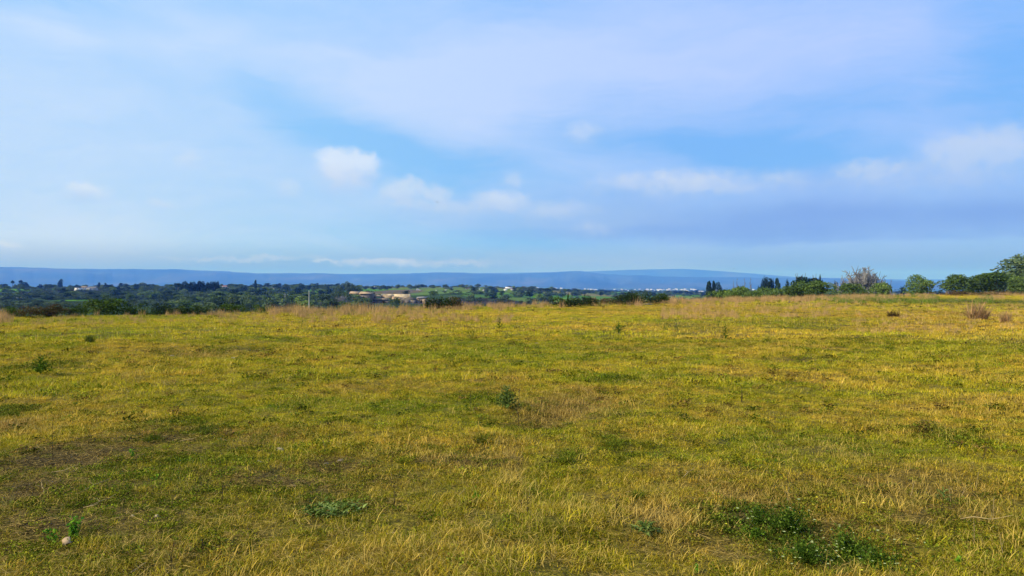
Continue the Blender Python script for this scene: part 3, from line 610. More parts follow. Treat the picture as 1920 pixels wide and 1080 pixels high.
def stalk_patches():
    rng = np.random.default_rng(14); X, Y, T, I, S_ = [], [], [], [], []
    for n, px0, px1, py0, py1, tint, sc, kinds in ((5200, 1530, 1860, 553, 571, (0.13, 0.20, 0.018), .62, (6, 9)), (2600, 1300, 1920, 552, 566, (0.42, 0.255, 0.095), .55, (0, 6)), (1700, 1240, 1620, 564, 600, (0.42, 0.255, 0.095), .34, (0, 6)), (1500, 560, 960, 577, 606, (0.40, 0.25, 0.09), .30, (0, 6)), (700, 1600, 1920, 572, 630, (0.42, 0.27, 0.09), .26, (0, 6)), (700, 0, 560, 592, 612, (0.34, 0.24, 0.06), .24, (0, 6))):
        px = px0 + (px1 - px0) * rng.random(n); py = py0 + (py1 - py0) * rng.random(n) ** 1.3; y = EYE * FPX / (py - HOR); x = (px - 960) / FPX * y; w = vnoise(px / 26, py / 7, 17) * rng.random(n) ** .3 > .42
        x, y = x[w], y[w]; m_ = len(x); X.append(x); Y.append(y); T.append(np.array(tint) * (0.75 + .5 * rng.random((m_, 1)))); I.append(rng.integers(kinds[0], kinds[1], m_)); S_.append(sc * (.6 + .8 * rng.random(m_)))
    x, y, t, i, s_ = map(np.concatenate, (X, Y, T, I, S_)); n = len(x); ok = np.hypot(x, y) < edge(x, y); x, y, t, i, s_ = x[ok], y[ok], t[ok], i[ok], s_[ok]; n = len(x)
    scatter('stalky_grass', np.c_[x, y, ground(x, y)], np.c_[rng.normal(0, .12, (n, 2)), rng.random(n) * 6.28], np.c_[s_, s_, s_], i, t, protos('stalky_grass', tall_m), 'pinkish and green stalky grass in patches over the far field')
stalk_patches()
# soil crumbs and dead leaf litter on the bare patches
def litter():
    rng = np.random.default_rng(21); ms = []
    for _ in range(4): v, f = ico(rng, 0, 0.35, 0.6); ms.append(Geo().add(v * 0.5, f).mesh('crumb', [M['crumb']]))
    n = 60000; r = np.sqrt(3.3 ** 2 + (11 ** 2 - 3.3 ** 2) * rng.random(n)); a = (rng.random(n) * 2 - 1) * R(40); x = np.sin(a) * r; y = np.cos(a) * r
    bare = turf(x, y)[1]; ok = rng.random(n) < bare * 1.2 - 0.12; x, y = x[ok], y[ok]; n = len(x)
    s = 0.004 + 0.018 * rng.random(n) ** 4; P = np.c_[x, y, ground(x, y) + s * .2]; t = np.array([0.095, 0.062, 0.020]) * (0.4 + 1.3 * rng.random((n, 1)))
    scatter('soil_crumbs', P, rng.random((n, 3)) * 6.28, np.c_[s, s, s], rng.integers(0, 4, n), t, protos('soil_crumbs', ms), 'brown soil crumbs on the bare patches of the field')
def _cr(nt, out):
    d = nn_(nt, 'ShaderNodeBsdfDiffuse'); nt.links.new(attr(nt, 'tint', 'INSTANCER').outputs['Color'], d.inputs[0]); nt.links.new(d.outputs[0], out.inputs[0])
M['crumb'] = mat('crumb', _cr)
litter()
def dead_straw():
    rng = np.random.default_rng(23); ms = []
    for _ in range(5):
        n = 26; g = tuft(rng, n, 0.13, 0.02, 0.11, 0.0034, 0.25, 0.1, 0.3, seg=2); V_ = g.V[0]; ang = rng.random(n) * 6.28; per = 5      # blades tipped over onto the ground
        v = V_.reshape(n, per, 3); b0 = v[:, :1].copy(); d = v - b0; L_ = d[..., 2:3].copy(); side = d[..., :2] - (d[..., :2].mean(1, keepdims=True) * 0)
        c_, s__ = np.cos(ang)[:, None], np.sin(ang)[:, None]; lift = 0.004 + 0.012 * rng.random((n, 1))
        out = np.stack([b0[..., 0] + L_[..., 0] * c_ - d[..., 1] * s__ * 1.0, b0[..., 1] + L_[..., 0] * s__ + d[..., 0] * c_, lift + 0.25 * L_[..., 0] * rng.random((n, 1)) + np.abs(d[..., 0]) * .3], -1)
        g.V[0] = out.reshape(-1, 3); ms.append(g.mesh('straw', [M['grass']]))
    n = 15000; r = np.sqrt(3.0 ** 2 + (13 ** 2 - 3.0 ** 2) * rng.random(n)); a = (rng.random(n) * 2 - 1) * R(41); x = np.sin(a) * r; y = np.cos(a) * r
    ok = rng.random(n) < turf(x, y)[1] * 1.3 + .60 * (1 - smooth(np.hypot(x, y), 5.0, 7.5)); x, y = x[ok], y[ok]; n = len(x)
    k = rng.random(n)[:, None]; t = np.where(k < .45, np.array([0.15, 0.095, 0.03]), np.where(k < .8, np.array([0.30, 0.20, 0.065]), np.array([0.045, 0.03, 0.012]))); s_ = .7 + .6 * rng.random(n)
    scatter('dead_straw', np.c_[x, y, ground(x, y) + .004], np.c_[np.zeros((n, 2)), rng.random(n) * 6.28], np.c_[s_, s_, s_], rng.integers(0, 5, n), t, protos('dead_straw', ms), 'brown dead straw lying between the grass tufts')
dead_straw()

def speckle():
    rng = np.random.default_rng(33); ms = []
    for _ in range(5): ms.append(herb(rng, 46, 0.10, 0.035, 0.09).mesh('low_weed', [M['grass']]))
    n = 5200; r = 9 + 75 * rng.random(n) ** 1.3; a = (rng.random(n) * 2 - 1) * R(41); x = np.sin(a) * r; y = np.cos(a) * r
    ok = (r < edge(x, y)) & (fbm(x / 4, y / 3, 141, 3) * .5 + .5 + .35 * rng.random(n) > .68); x, y, r = x[ok], y[ok], r[ok]; n = len(x); k = rng.random(n)
    t = np.where((k < .5)[:, None], np.array([0.105, 0.125, 0.013]), np.array([0.17, 0.105, 0.028])) * (0.5 + .8 * rng.random((n, 1))); s = (0.35 + 0.8 * rng.random(n) ** 2) * (0.8 + r / 60)
    scatter('low_weeds', np.c_[x, y, ground(x, y)], np.c_[np.zeros((n, 2)), rng.random(n) * 6.28], np.c_[s, s, s * .8], rng.integers(0, 5, n), t, protos('low_weeds', ms), 'small dark weeds and withered tufts dotted over the field')
speckle()

# ------------------------------------------------------------------ trees
def crown(g, rng, n, leaf, shape='round', lobes=9, mat_=0, gap=0.0):
    """leaf faces spread over overlapping lumps; fits in a unit box: x,y in -.5.. .5, z in 0..1"""
    C_ = []
    for i in range(lobes):
        if shape == 'round': a = rng.random() * 6.28; q = rng.random() ** .5 * .30; z = .22 + .58 * rng.random(); q *= math.sin(math.pi * min(max(z, .1), .93)) * 1.05; C_.append((math.cos(a) * q, math.sin(a) * q, z, .17 + .10 * rng.random(), .16 + .09 * rng.random()))
        elif shape == 'bush': a = rng.random() * 6.28; q = rng.random() ** .5 * .36; z = .15 + .5 * rng.random() * (1 - q); C_.append((math.cos(a) * q, math.sin(a) * q, z, .13 + .09 * rng.random(), .2 + .14 * rng.random()))
        elif shape == 'column': z = .08 + .84 * (i + .5) / lobes; w = .34 * math.sin(math.pi * min(.2 + z * .78, 1)) ** .7; C_.append((rng.normal() * .05, rng.normal() * .05, z, w + .08, .14))
        elif shape == 'umbrella': a = rng.random() * 6.28; q = rng.random() ** .5 * .34; z = .80 - .5 * q * q - .06 * rng.random(); C_.append((math.cos(a) * q, math.sin(a) * q, z, .15 + .05 * rng.random(), .11 + .04 * rng.random()))
    C_ = np.array(C_); k = rng.integers(0, lobes, n); d = unit(rng.normal(size=(n, 3))); d[:, 2] = np.where(rng.random(n) < .6, np.abs(d[:, 2]), d[:, 2])
    rr = (0.72 + 0.36 * rng.random(n))[:, None]; P = C_[k, :3] + d * rr * np.c_[C_[k, 3], C_[k, 3], C_[k, 4]]; P[:, 2] = np.clip(P[:, 2], 0.01, 1.02)
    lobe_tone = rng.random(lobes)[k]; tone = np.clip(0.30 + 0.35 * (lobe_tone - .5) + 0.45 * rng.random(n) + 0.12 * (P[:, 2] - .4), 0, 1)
    leaves(g, P, leaf * (0.6 + 0.8 * rng.random(n)), rng, tone, mat_, d, 1.4); return g
def limbs(g, rng, h0=0.0, h1=0.55, r=0.035, n=5, mat_=1):
    tube(g, [(0, 0, -0.03), (rng.normal() * .01, rng.normal() * .01, h1 * .35), (rng.normal() * .02, rng.normal() * .02, h1 * .6)], [r, r * .8, r * .65], 6, mat_)
    for i in range(n):
        a = i / n * 6.28 + rng.random(); q = .12 + .16 * rng.random(); tube(g, [(0, 0, h1 * (.4 + .15 * rng.random())), (math.cos(a) * q * .5, math.sin(a) * q * .5, h1 * .8), (math.cos(a) * q, math.sin(a) * q, h1 * 1.15 + .12 * rng.random())], [r * .5, r * .4, r * .15], 5, mat_)
    return g
def place_at(px, ytop, wpx, D, ybase=None):
    x = (px - 960) / FPX * D; z0 = float(ground(np.array([x]), np.array([D]))[0]); zt = EYE + (HOR - ytop) / FPX * D
    return (x, D, z0 - 0.05), wpx / FPX * D * 1.18, max(zt - z0, 0.2)
tree_kinds = {}
def proto(kind, shape, leafmat, n, leaf, lobes, nvar, trunk=True, bark='bark', tr=0.035):
    L_ = []
    for i in range(nvar):
        rg = np.random.default_rng(abs(hash_(kind)) + i); c = crown(Geo(), rg, n, leaf, shape, lobes).mesh(kind + '_crown', [M[leafmat]])
        t = limbs(Geo(), rg, r=tr, mat_=0, h1=.8 if shape == 'umbrella' else .55).mesh(kind + '_trunk', [M[bark]]) if trunk else None
        L_.append((c, t))
    tree_kinds[kind] = L_
def hash_(s): return sum(ord(c) * (i + 3) for i, c in enumerate(s))
proto('olive_tree', 'round', 'olive_leaf', 2600, .055, 16, 4); proto('broad_tree', 'round', 'dark_leaf', 2600, .05, 16, 2)
proto('cypress_tree', 'column', 'dark_leaf', 1300, .10, 8, 2); proto('pine_tree', 'umbrella', 'dark_leaf', 1600, .055, 14, 3)
proto('tall_tree', 'round', 'wood_leaf', 18000, .032, 44, 1); proto('leafy_tree', 'round', 'wood_leaf', 1700, .06, 14, 3); proto('bush', 'bush', 'bush_leaf', 1900, .05, 16, 3, False); proto('dark_bush', 'bush', 'hedge_leaf', 1700, .05, 16, 3, False)
proto('brown_bush', 'bush', 'brown_leaf', 1500, .045, 16, 2, False)
cnt = {}
def tree(kind, px, ytop, wpx, D, label, cat='tree', group=None, name=None, var=None):
    loc, w, h = place_at(px, ytop, wpx, D); cnt[kind] = cnt.get(kind, -1) + 1; c, t = tree_kinds[kind][(cnt[kind] if var is None else var) % len(tree_kinds[kind])]
    nm = name or kind
    if t is None:
        o = bpy.data.objects.new(nm, c); C.objects.link(o); o.location = loc; o.scale = (w, w, h); o.rotation_euler = (0, 0, cnt[kind] * 2.1); return tag(o, label, cat, group)
    root = empty(nm, loc, cnt[kind] * 2.1); tag(root, label, cat, group)
    for pn, me in (('crown', c), ('trunk', t)):
        o = bpy.data.objects.new(pn, me); C.objects.link(o); o.parent = root; o.scale = (w, w, h)
    return root
OG = 'olive trees along the right edge of the field'
tree('olive_tree', 1384, 535, 64, 112, 'wide low olive green tree in front of the leftmost dark cypresses', group=OG)
tree('olive_tree', 1350, 539, 55, 108, 'small olive green tree left of the wide low one under the cypresses', group=OG)
tree('olive_tree', 1438, 534, 55, 116, 'rounded olive tree below the blocky group of dark trees', group=OG)
tree('olive_tree', 1489, 526, 53, 104, 'light green olive tree left of the two dark umbrella pines', group=OG)
tree('olive_tree', 1541, 525, 59, 99, 'large olive tree growing lowest, in front of the dark umbrella pines', group=OG)
tree('olive_tree', 1594, 527, 42, 118, 'light green olive tree just left of the bare grey tree', group=OG)
tree('olive_tree', 1651, 526, 40, 124, 'small round olive tree just right of the bare grey tree', group=OG)
tree('olive_tree', 1724, 514, 55, 132, 'round olive tree standing alone on the skyline right of the bare tree', group=OG)
tree('olive_tree', 1788, 513, 59, 132, 'round olive tree above the reddish brown bramble mound', group=OG)
tree('olive_tree', 1842, 511, 44, 134, 'narrow olive tree left of the widest dark olive', group=OG)
tree('olive_tree', 1868, 507, 86, 130, 'widest dark olive tree below the tall tree at the right edge', group=OG)
tree('olive_tree', 1912, 516, 44, 122, 'light green olive tree at the right edge in front of the tall tree', group=OG)
tree('tall_tree', 1955, 470, 180, 160, 'tallest dark green leafy tree at the right edge of the picture')
tree('olive_tree', 1368, 541, 48, 106, 'low olive tree between the small and the wide one under the cypresses', group=OG); tree('dark_bush', 1402, 545, 34, 108, 'dark low bush right of the wide olive', 'bush'); tree('olive_tree', 1458, 538, 40, 112, 'small olive tree below the single dark cypress', group=OG)
tree('leafy_tree', 1568, 541, 55, 122, 'dark low tree filling the gap between two olive trees', group=OG)
tree('olive_tree', 1414, 540, 44, 110, 'low round olive tree between the wide one and the blocky dark group', group=OG); tree('olive_tree', 1514, 534, 48, 108, 'olive tree in the gap under the two umbrella pines', group=OG); tree('olive_tree', 1617, 538, 44, 122, 'low olive tree at the foot of the large bare tree', group=OG); tree('dark_bush', 1690, 540, 44, 135, 'low dark bush left of the lone olive on the skyline', 'bush'); tree('olive_tree', 1820, 520, 44, 138, 'small olive tree wedged behind the bramble mound', group=OG)
tree('dark_bush', 1757, 534, 30, 150, 'small dark shrub between the lone olive and its right neighbour', 'bush')
tree('brown_bush', 1800, 541, 62, 112, 'reddish brown bramble mound under the olive trees', 'bush', var=0)
tree('brown_bush', 1858, 546, 54, 112, 'low reddish brown scrub right of the bramble mound', 'bush', var=1)
tree('brown_bush', 1440, 548, 60, 124, 'low grey brown scrub between two groups of olive trees', 'bush', var=1)
tree('brown_bush', 1318, 551, 36, 105, 'small brownish scrub left of the cypress pair', 'bush', var=0)
tree('cypress_tree', 1329, 528, 14, 330, 'leftmost dark cypress of the pair beside the round dark tree'); tree('cypress_tree', 1338, 527.5, 9, 330, 'thin dark cypress left of the round dark tree')
tree('broad_tree', 1350, 526, 23, 330, 'dark round tree right of the two thin cypresses')
tree('broad_tree', 1438, 518, 20, 330, 'tallest dark tree of the blocky group above the olives'); tree('broad_tree', 1430, 521, 14, 330, 'dark tree on the left of the blocky group above the olives'); tree('broad_tree', 1448, 522, 13, 330, 'dark tree on the right of the blocky group above the olives')
tree('cypress_tree', 1458, 522, 12, 330, 'single dark cypress right of the blocky dark group'); tree('broad_tree', 1421, 534, 9, 330, 'low dark tree at the foot of the blocky group')
tree('pine_tree', 1503, 513, 42, 250, 'left umbrella pine with dark crown behind the olives'); tree('pine_tree', 1527, 515, 34, 250, 'right umbrella pine with dark crown behind the olives'); tree('broad_tree', 1512, 520, 50, 252, 'dark thicket under the two umbrella pines'); tree('cypress_tree', 1538, 517, 5, 255, 'thin dark cypress beside the right umbrella pine'); tree('broad_tree', 1543, 521, 10, 255, 'small dark tree right of the thin cypress by the umbrella pines')
tree('broad_tree', 1567, 526, 9, 300, 'small dark leaning tree left of the light olive'); tree('broad_tree', 1476, 521, 12, 300, 'grey dark tree behind the light green olive')
tree('broad_tree', 1694, 536, 16, 420, 'low dark tree far behind, left of the lone olive')
# left and middle of the field edge
tree('bush', 196, 543, 97, 45, 'largest rounded green bush at the left edge of the field', 'bush', var=0)
tree('bush', 250, 557, 46, 46, 'low green bush right of the largest bush', 'bush', var=1)
tree('brown_bush', 108, 560, 53, 41.5, 'dark brown bush with straw stems at the left field edge', 'bush', var=0)
tree('brown_bush', 60, 566, 53, 41, 'dark brown bramble left of the taller brown bush', 'bush', var=1)
tree('dark_bush', 80, 568, 39, 41.5, 'dark green shrub between the two brown bushes', 'bush')
tree('bush', 24, 567, 39, 41.5, 'greyish bush at the left end of the hedge', 'bush', var=2)
tree('bush', 142, 566, 39, 42, 'yellow green low bush between brown bush and largest bush', 'bush', var=2)
tree('dark_bush', 368, 563, 64, 45, 'dark low shrub behind the tall reeds', 'bush', var=0)
tree('dark_bush', 338, 567, 34, 45.5, 'small dark shrub left of the reeds', 'bush', var=1)
tree('bush', 438, 558, 53, 49, 'rounded olive green bush right of the reeds', 'bush', var=0)
tree('bush', 492, 561, 34, 51, 'small round green bush in the dry grass', 'bush', var=1)
tree('dark_bush', 300, 558, 53, 52, 'dark green bush behind the field edge', 'bush', var=2)
tree('dark_bush', 828, 544, 60, 53, 'dark round bush right of the ruined farmhouse', 'bush', var=0)
tree('brown_bush', 853, 548, 34, 54.5, 'grey twiggy bush beside the dark round bush', 'bush', var=0)
tree('dark_bush', 1062, 547, 62, 59, 'dark wide bush left of the middle gap on the field edge', 'bush', var=0)
tree('dark_bush', 1100, 548, 55, 60, 'dark bush with bare stems next to the wide one', 'bush', var=1)
tree('brown_bush', 1148, 554, 57, 66, 'thin grey brown scrub in the middle of the field edge', 'bush', var=1)
tree('dark_bush', 1200, 538, 69, 66, 'tallest dark bush in the centre right of the field edge', 'bush', var=2)
tree('dark_bush', 1176, 543, 51, 65.5, 'dark bush leaning against the tallest centre right bush', 'bush', var=1)
tree('bush', 1236, 544, 39, 68, 'light green bush right of the tallest dark bush', 'bush', var=2)
tree('bush', 741, 552, 23, 330, 'round green bush in front of the ruined farmhouse', 'bush', var=2)

# bare trees
def bare_tree(seed, n1=11, n2=8, n3=7, r=.02):
    """short trunk, limbs fanning into a rounded dome of fine twigs"""
    rg = np.random.default_rng(seed); g = Geo(); z0 = .16; tube(g, [(0, 0, -.03), (.005, 0, z0 * .6), (0, 0, z0)], [r * 1.3, r, r * .9], 6)
    def dome(): 
        a = rg.random() * 6.28; e = math.acos(rg.random() ** .8); q = .82 + .22 * rg.random(); return np.array([math.cos(a) * math.sin(e) * .47 * q, math.sin(a) * math.sin(e) * .47 * q, .30 + .68 * math.cos(e) * q])
    for i in range(n1):
        A = np.array([0, 0, z0 * (.6 + .4 * rg.random())]); B = dome() * np.array([.92, .92, .84]); m_ = (A + B) / 2 + rg.normal(size=3) * .02 + np.array([0, 0, .03]); tube(g, [A, m_, B], [r * .45, r * .33, r * .2], 4)
        for j in range(n2):
            t = .3 + .7 * rg.random(); P = (A + (m_ - A) * t * 2) if t < .5 else (m_ + (B - m_) * (t * 2 - 1)); Q = P + unit(unit(B - A) + rg.normal(size=3) * .35) * (.14 + .12 * rg.random()); tube(g, [P, (P + Q) / 2 + rg.normal(size=3) * .008, Q], [r * .32, r * .24, r * .14], 3)
            for k in range(n3):
                t = rg.random(); P2 = P + (Q - P) * t; Q2 = P2 + unit(Q - P + rg.normal(size=3) * .45) * (.05 + .08 * rg.random()); tube(g, [P2, Q2], [r * .20, r * .13], 3)
    return g
bt = bare_tree(4, 20, 12, 14, .034).mesh('bare_tree', [M['grey_bark']]); bt2 = bare_tree(9, 7, 5, 5, .05).mesh('bare_tree', [M['grey_bark']])
def bare(px, yt, w, D, label, me):
    loc, ww, h = place_at(px, yt, w, D); o = bpy.data.objects.new('bare_tree', me); C.objects.link(o); o.location = loc; o.scale = (ww, ww, h); o.rotation_euler = (0, 0, px); tag(o, label, 'tree')
bare(1612, 489, 72, 190, 'large leafless grey tree rising behind the olive row', bt)
bare(1640, 500, 46, 195, 'leafless grey tree on the right flank of the large bare one', bt)
bare(1374, 524, 10, 300, 'leftmost leafless tree of the four above the wide olive', bt2); bare(1382, 520, 9, 300, 'second leafless tree from the left above the wide olive', bt2); bare(1397, 521, 12, 300, 'third leafless tree from the left above the wide olive', bt2); bare(1407, 520, 13, 300, 'rightmost leafless tree of the four above the wide olive', bt2)
bare(1671, 523, 12, 260, 'thin leafless tree right of the small round olive', bt2); bare(1576, 519, 12, 280, 'thin leafless tree left of the large bare tree', bt2)
bare(640, 552, 24, 330, 'leafless grey thicket left of the ruined farmhouse', bt); bare(850, 549, 22, 110, 'leafless shrub right of the dark round bush', bt)

# valley trees: individuals near, the rest as one wood
small = {}
for kind, shape, lm in (('a', 'round', 'wood_leaf'), ('b', 'round', 'olive_leaf'), ('c', 'bush', 'wood_leaf'), ('d', 'round', 'dark_leaf')):
    for i in range(3):
        rg = np.random.default_rng(hash_(kind) + i); gg = crown(Geo(), rg, 620, .10, shape, 11); limbs(gg, rg, mat_=1, n=3); small[kind + str(i)] = gg.mesh('valley_tree', [M[lm], M['bark']])
tree('pine_tree', 334, 528, 14, 620, 'leftmost tree of the dark pine grove on the left skyline')
for k, (px, yt, w) in enumerate([(346, 526, 18), (357, 528, 7), (366, 527, 14), (377, 526, 16), (388, 528, 12), (400, 527, 16), (408, 526, 9), (352, 531, 22), (372, 532, 24), (394, 532, 24)]):
    tree('broad_tree', px, yt, w, 620 + 4 * k, 'dark tree in the dense grove on the left skyline', group='dark grove on the left skyline')
tree('broad_tree', 113, 522, 10, 900, 'tall dark tree right of the white house on the left'); tree('broad_tree', 186, 529, 5, 900, 'narrow dark tree right of the long low farm building'); tree('cypress_tree', 479, 525, 5, 800, 'lone pointed cypress on the skyline right of the dark grove')
tree('pine_tree', 24, 525, 6, 900, 'small umbrella tree near the left edge of the skyline'); tree('pine_tree', 39, 524, 7, 900, 'small umbrella tree right of the leftmost one'); tree('broad_tree', 46, 528, 16, 900, 'low dark tree under the small umbrella trees'); tree('pine_tree', 198, 529, 4, 900, 'tiny palm like tree on the skyline right of the farm building')
tree('broad_tree', 226, 530, 10, 850, 'dark skyline tree left of the long tree row'); tree('broad_tree', 238, 531, 14, 850, 'dark skyline tree right of its rounder neighbour'); tree('leafy_tree', 270, 529, 22, 850, 'flat topped skyline tree left of the dark grove')
tree('leafy_tree', 653, 528, 20, 520, 'tall tree with open crown above the ruined farmhouse'); tree('leafy_tree', 664, 532, 24, 520, 'green tree right of the open crowned one above the farmhouse'); tree('leafy_tree', 638, 533, 20, 510, 'rounded tree left of the open crowned one'); tree('leafy_tree', 537, 532, 14, 800, 'skyline tree beside the far white house')
tree('leafy_tree', 640, 545, 44, 350, 'large dark tree just left of the ruined farmhouse'); tree('leafy_tree', 612, 549, 40, 330, 'large dark tree two places left of the ruined farmhouse')
tree('leafy_tree', 440, 550, 46, 260, 'bright edged round tree in the left middle of the valley'); tree('leafy_tree', 408, 556, 40, 250, 'dark round tree left of the bright edged one')
tree('leafy_tree', 470, 560, 36, 240, 'dark tree right of the bright edged round one'); tree('cypress_tree', 1065, 550, 4, 120, 'small pointed cypress above the wide dark bush')
rng = np.random.default_rng(77); cand = []
while len(cand) < 5200:
    u = rng.random(); px = rng.random() * 2300 - 190; D = 190 + (2600 - 190) * rng.random() ** 1.15
    x = (px - 960) / FPX * D; n = float(vnoise(np.array([x / 90]), np.array([D / 140]), 55)[0]); 
    left = 1 - float(smooth(px, 560, 760)); p = 0.20 + 0.50 * left if D < 900 else 0.35 + 0.35 * left
    if px > 690 and D < 420: continue
    if px < 300 and D < 430: continue
    if px < 620 and D < 300 and rng.random() < .7: continue
    if 680 < px < 880 and D < 900: p *= .12
    if (48 < px < 128 or 134 < px < 186 or 0) and 480 < D < 930: p *= .12
    if 240 < px < 310 and 420 < D < 700: p *= .15
    if px < 230 and 330 < D < 700: p *= .35
    if px > 1300 and D < 300: p *= .3
    if n < .52 - .35 * p or rng.random() > p: continue
    cand.append((px, D, x))
cand.sort(key=lambda c: c[1]); ind = cand[:240]; rest = cand[240:]
kn = list(small)
for px, D, x in ind:
    z = float(ground(np.array([x]), np.array([D]))[0]); o = bpy.data.objects.new('valley_tree', small[kn[rng.integers(0, 9)]]); C.objects.link(o)
    w = 4 + 4.5 * rng.random(); h = min(2.4 + 3.0 * rng.random() ** 1.3, (EYE - z) - 2.0 * D / 300); h = max(h, 2.2); o.location = (x, D, z - .1); o.scale = (w, w, h); o.rotation_euler = (0, 0, rng.random() * 6.28)
    zone = next(z_ for lim, z_ in ((-40, 'beyond the left edge'), (60, 'below the umbrella trees at the left edge'), (135, 'below the white house on the left'), (200, 'below the long grey farm shed'), (270, 'left of the bright green plot'), (335, 'right of the bright green plot'), (415, 'below the dark grove'), (480, 'below the lone pointed cypress'), (560, 'left of the concrete pole'), (610, 'right of the concrete pole'), (665, 'just left of the ruined farmhouse'), (1000, 'right of the ruined farmhouse'), (9999, 'behind the bushes on the right')) if px < lim)
    tn = {'a': 'mid green round', 'b': 'light olive green round', 'c': 'low spreading dark green'}[o.data is not None and [k_ for k_ in kn if small[k_] is o.data][0][0]]
    tag(o, tn + ' tree in the valley, ' + zone, 'tree', 'valley trees ' + zone)
P = np.array([(x, D) for _, D, x in rest]); n = len(P); hh = 2.4 + 3.2 * rng.random(n); ww = 5.5 + 5 * rng.random(n); far = smooth(P[:, 1], 900, 2400); hh *= 1 - .15 * far
zz = ground(P[:, 0], P[:, 1])
scatter('woodland', np.c_[P, zz - .1], np.c_[np.zeros(n), np.zeros(n), rng.random(n) * 6.28], np.c_[ww, ww, hh], rng.integers(0, len(kn), n), np.ones((n, 3)), protos('woodland', [small[k] for k in kn]), 'dark green woods covering the valley beyond the field')
ns = 3800; rg_ = np.random.default_rng(78); px = -190 + 2200 * rg_.random(ns); px[:2200] = -190 + 540 * rg_.random(2200); D = 300 + 750 * rg_.random(ns) ** 1.2; x = (px - 960) / FPX * D; ok = (vnoise(x / 50, D / 60, 57) > .40) & ~((px > 670) & (px < 830)); x, D = x[ok], D[ok]; n = len(x)
scatter('scrub', np.c_[x, D, ground(x, D) - .1], np.c_[np.zeros(n), np.zeros(n), rg_.random(n) * 6.28], np.c_[2.5 + 5 * rg_.random(n), 2.5 + 4 * rg_.random(n), .8 + 1.6 * rg_.random(n)], rg_.integers(6, 9, n), np.ones((n, 3)), protos('scrub', [small[k] for k in kn]), 'low bluish green scrub covering the near valley')
# tree belts and hedges in the far plain
nb = 5200; px = rng.random(nb) * 2300 - 190; D = 2200 + 5600 * rng.random(nb) ** 1.3; x = (px - 960) / FPX * D; ok = vnoise(x / 260, D / 160, 66) > .52; x, D = x[ok], D[ok]; n = len(x)
scatter('woodland', np.c_[x, D, ground(x, D) - .2], np.c_[np.zeros(n), np.zeros(n), rng.random(n) * 6.28], np.c_[14 + 22 * rng.random(n), 14 + 12 * rng.random(n), 5 + 4 * rng.random(n)], rng.integers(0, len(kn), n), np.ones((n, 3)), protos('woodland_far', [small[k] for k in kn]), 'distant tree belts on the blue green plain')

# ------------------------------------------------------------------ buildings
def wall(g, x0, x1, z0, z1, y, holes=(), t=0.5, mat_=0, axis='x'):
    """upright wall with real openings; holes are (a0, a1, b0, b1)"""
    def bx(a0, a1, b0, b1):
        if a1 - a0 < .01 or b1 - b0 < .01: return
        box(g, a0, a1, y, y + t, b0, b1, mat_) if axis == 'x' else box(g, y, y + t, a0, a1, b0, b1, mat_)
    cur = x0
    for a0, a1, b0, b1 in sorted(holes): bx(cur, a0, z0, z1); bx(a0, a1, z0, b0); bx(a0, a1, b1, z1); cur = a1
    bx(cur, x1, z0, z1); return g
DF = 400.0; K = DF / FPX
rx, ry_, rz_ = (727 - 960) / FPX * DF, DF, float(ground(np.array([(727 - 960) / FPX * DF]), np.array([DF]))[0])
farm = empty('ruined_farmhouse', (rx, ry_, rz_)); tag(farm, 'ruined stone farmhouse with cream walls and dark gables in the valley', 'farmhouse')
def fx(px): return (px - 727) * K
def fz(py): return EYE + (HOR - py) * K - rz_
def part(name, g, m_): return g.obj(name, m_ if isinstance(m_, list) else [m_], farm)
def slope(g, x0, x1, y0, y1, za, zb, zc, zd, t=.22):   # corners: (x0,y0) (x1,y0) (x1,y1) (x0,y1)
    v = [(x0, y0, za), (x1, y0, zb), (x1, y1, zc), (x0, y1, zd)]; v = v + [(a, b, c + t) for a, b, c in v]; g.add(v, BOXF); return g
part('wall', wall(Geo(), fx(655), fx(674.5), -.5, fz(551), 0, [(fx(657), fx(659), fz(557.5), fz(553.2)), (fx(662.5), fx(665), fz(558.5), fz(553.2))]), M['cream_wall'])
for a, b, c, d in ((657, 659, 557.5, 553.2), (662.5, 665, 558.5, 553.2)): part('window', box(Geo(), fx(a) + .03, fx(b) - .03, .3, .38, fz(c) + .03, fz(d) - .03), M['dark_glass'])
part('wall', wall(wall(Geo(), 0, 8, -.5, fz(551), fx(655) - .01, [], .5, 0, 'y'), 0, 8, -.5, fz(551), fx(674) , [], .45, 0, 'y'), M['cream_wall'])
part('wall', wall(Geo(), fx(655) + .5, fx(674), -.5, fz(551) - .05, 7.6), M['cream_wall'])
part('wall', box(Geo(), fx(656), fx(675), -1.6, -1.1, -.5, fz(560)), M['tan_wall'])
part('roof', slope(Geo(), fx(654), fx(675.5), -.5, 4, fz(551) + .02, fz(551) + .02, fz(547.2), fz(547.2)), M['tile_roof'])
part('roof', slope(Geo(), fx(654), fx(675.5), 4.02, 8.6, fz(547.2), fz(547.2), fz(550), fz(550)), M['tile_roof'])
part('wall', box(Geo(), fx(675.2), fx(699), -2.2, 7, -.5, fz(551)), M['stone_wall'])
part('roof', slope(Geo(), fx(674.7), fx(699.8), -2.6, 3, fz(551) + .02, fz(551.5) + .02, fz(548.4), fz(547.4)), M['tile_roof'])
part('window', box(Geo(), fx(684), fx(686.4), -2.26, -2.205, fz(561.5), fz(557.5)), M['dark_glass'])
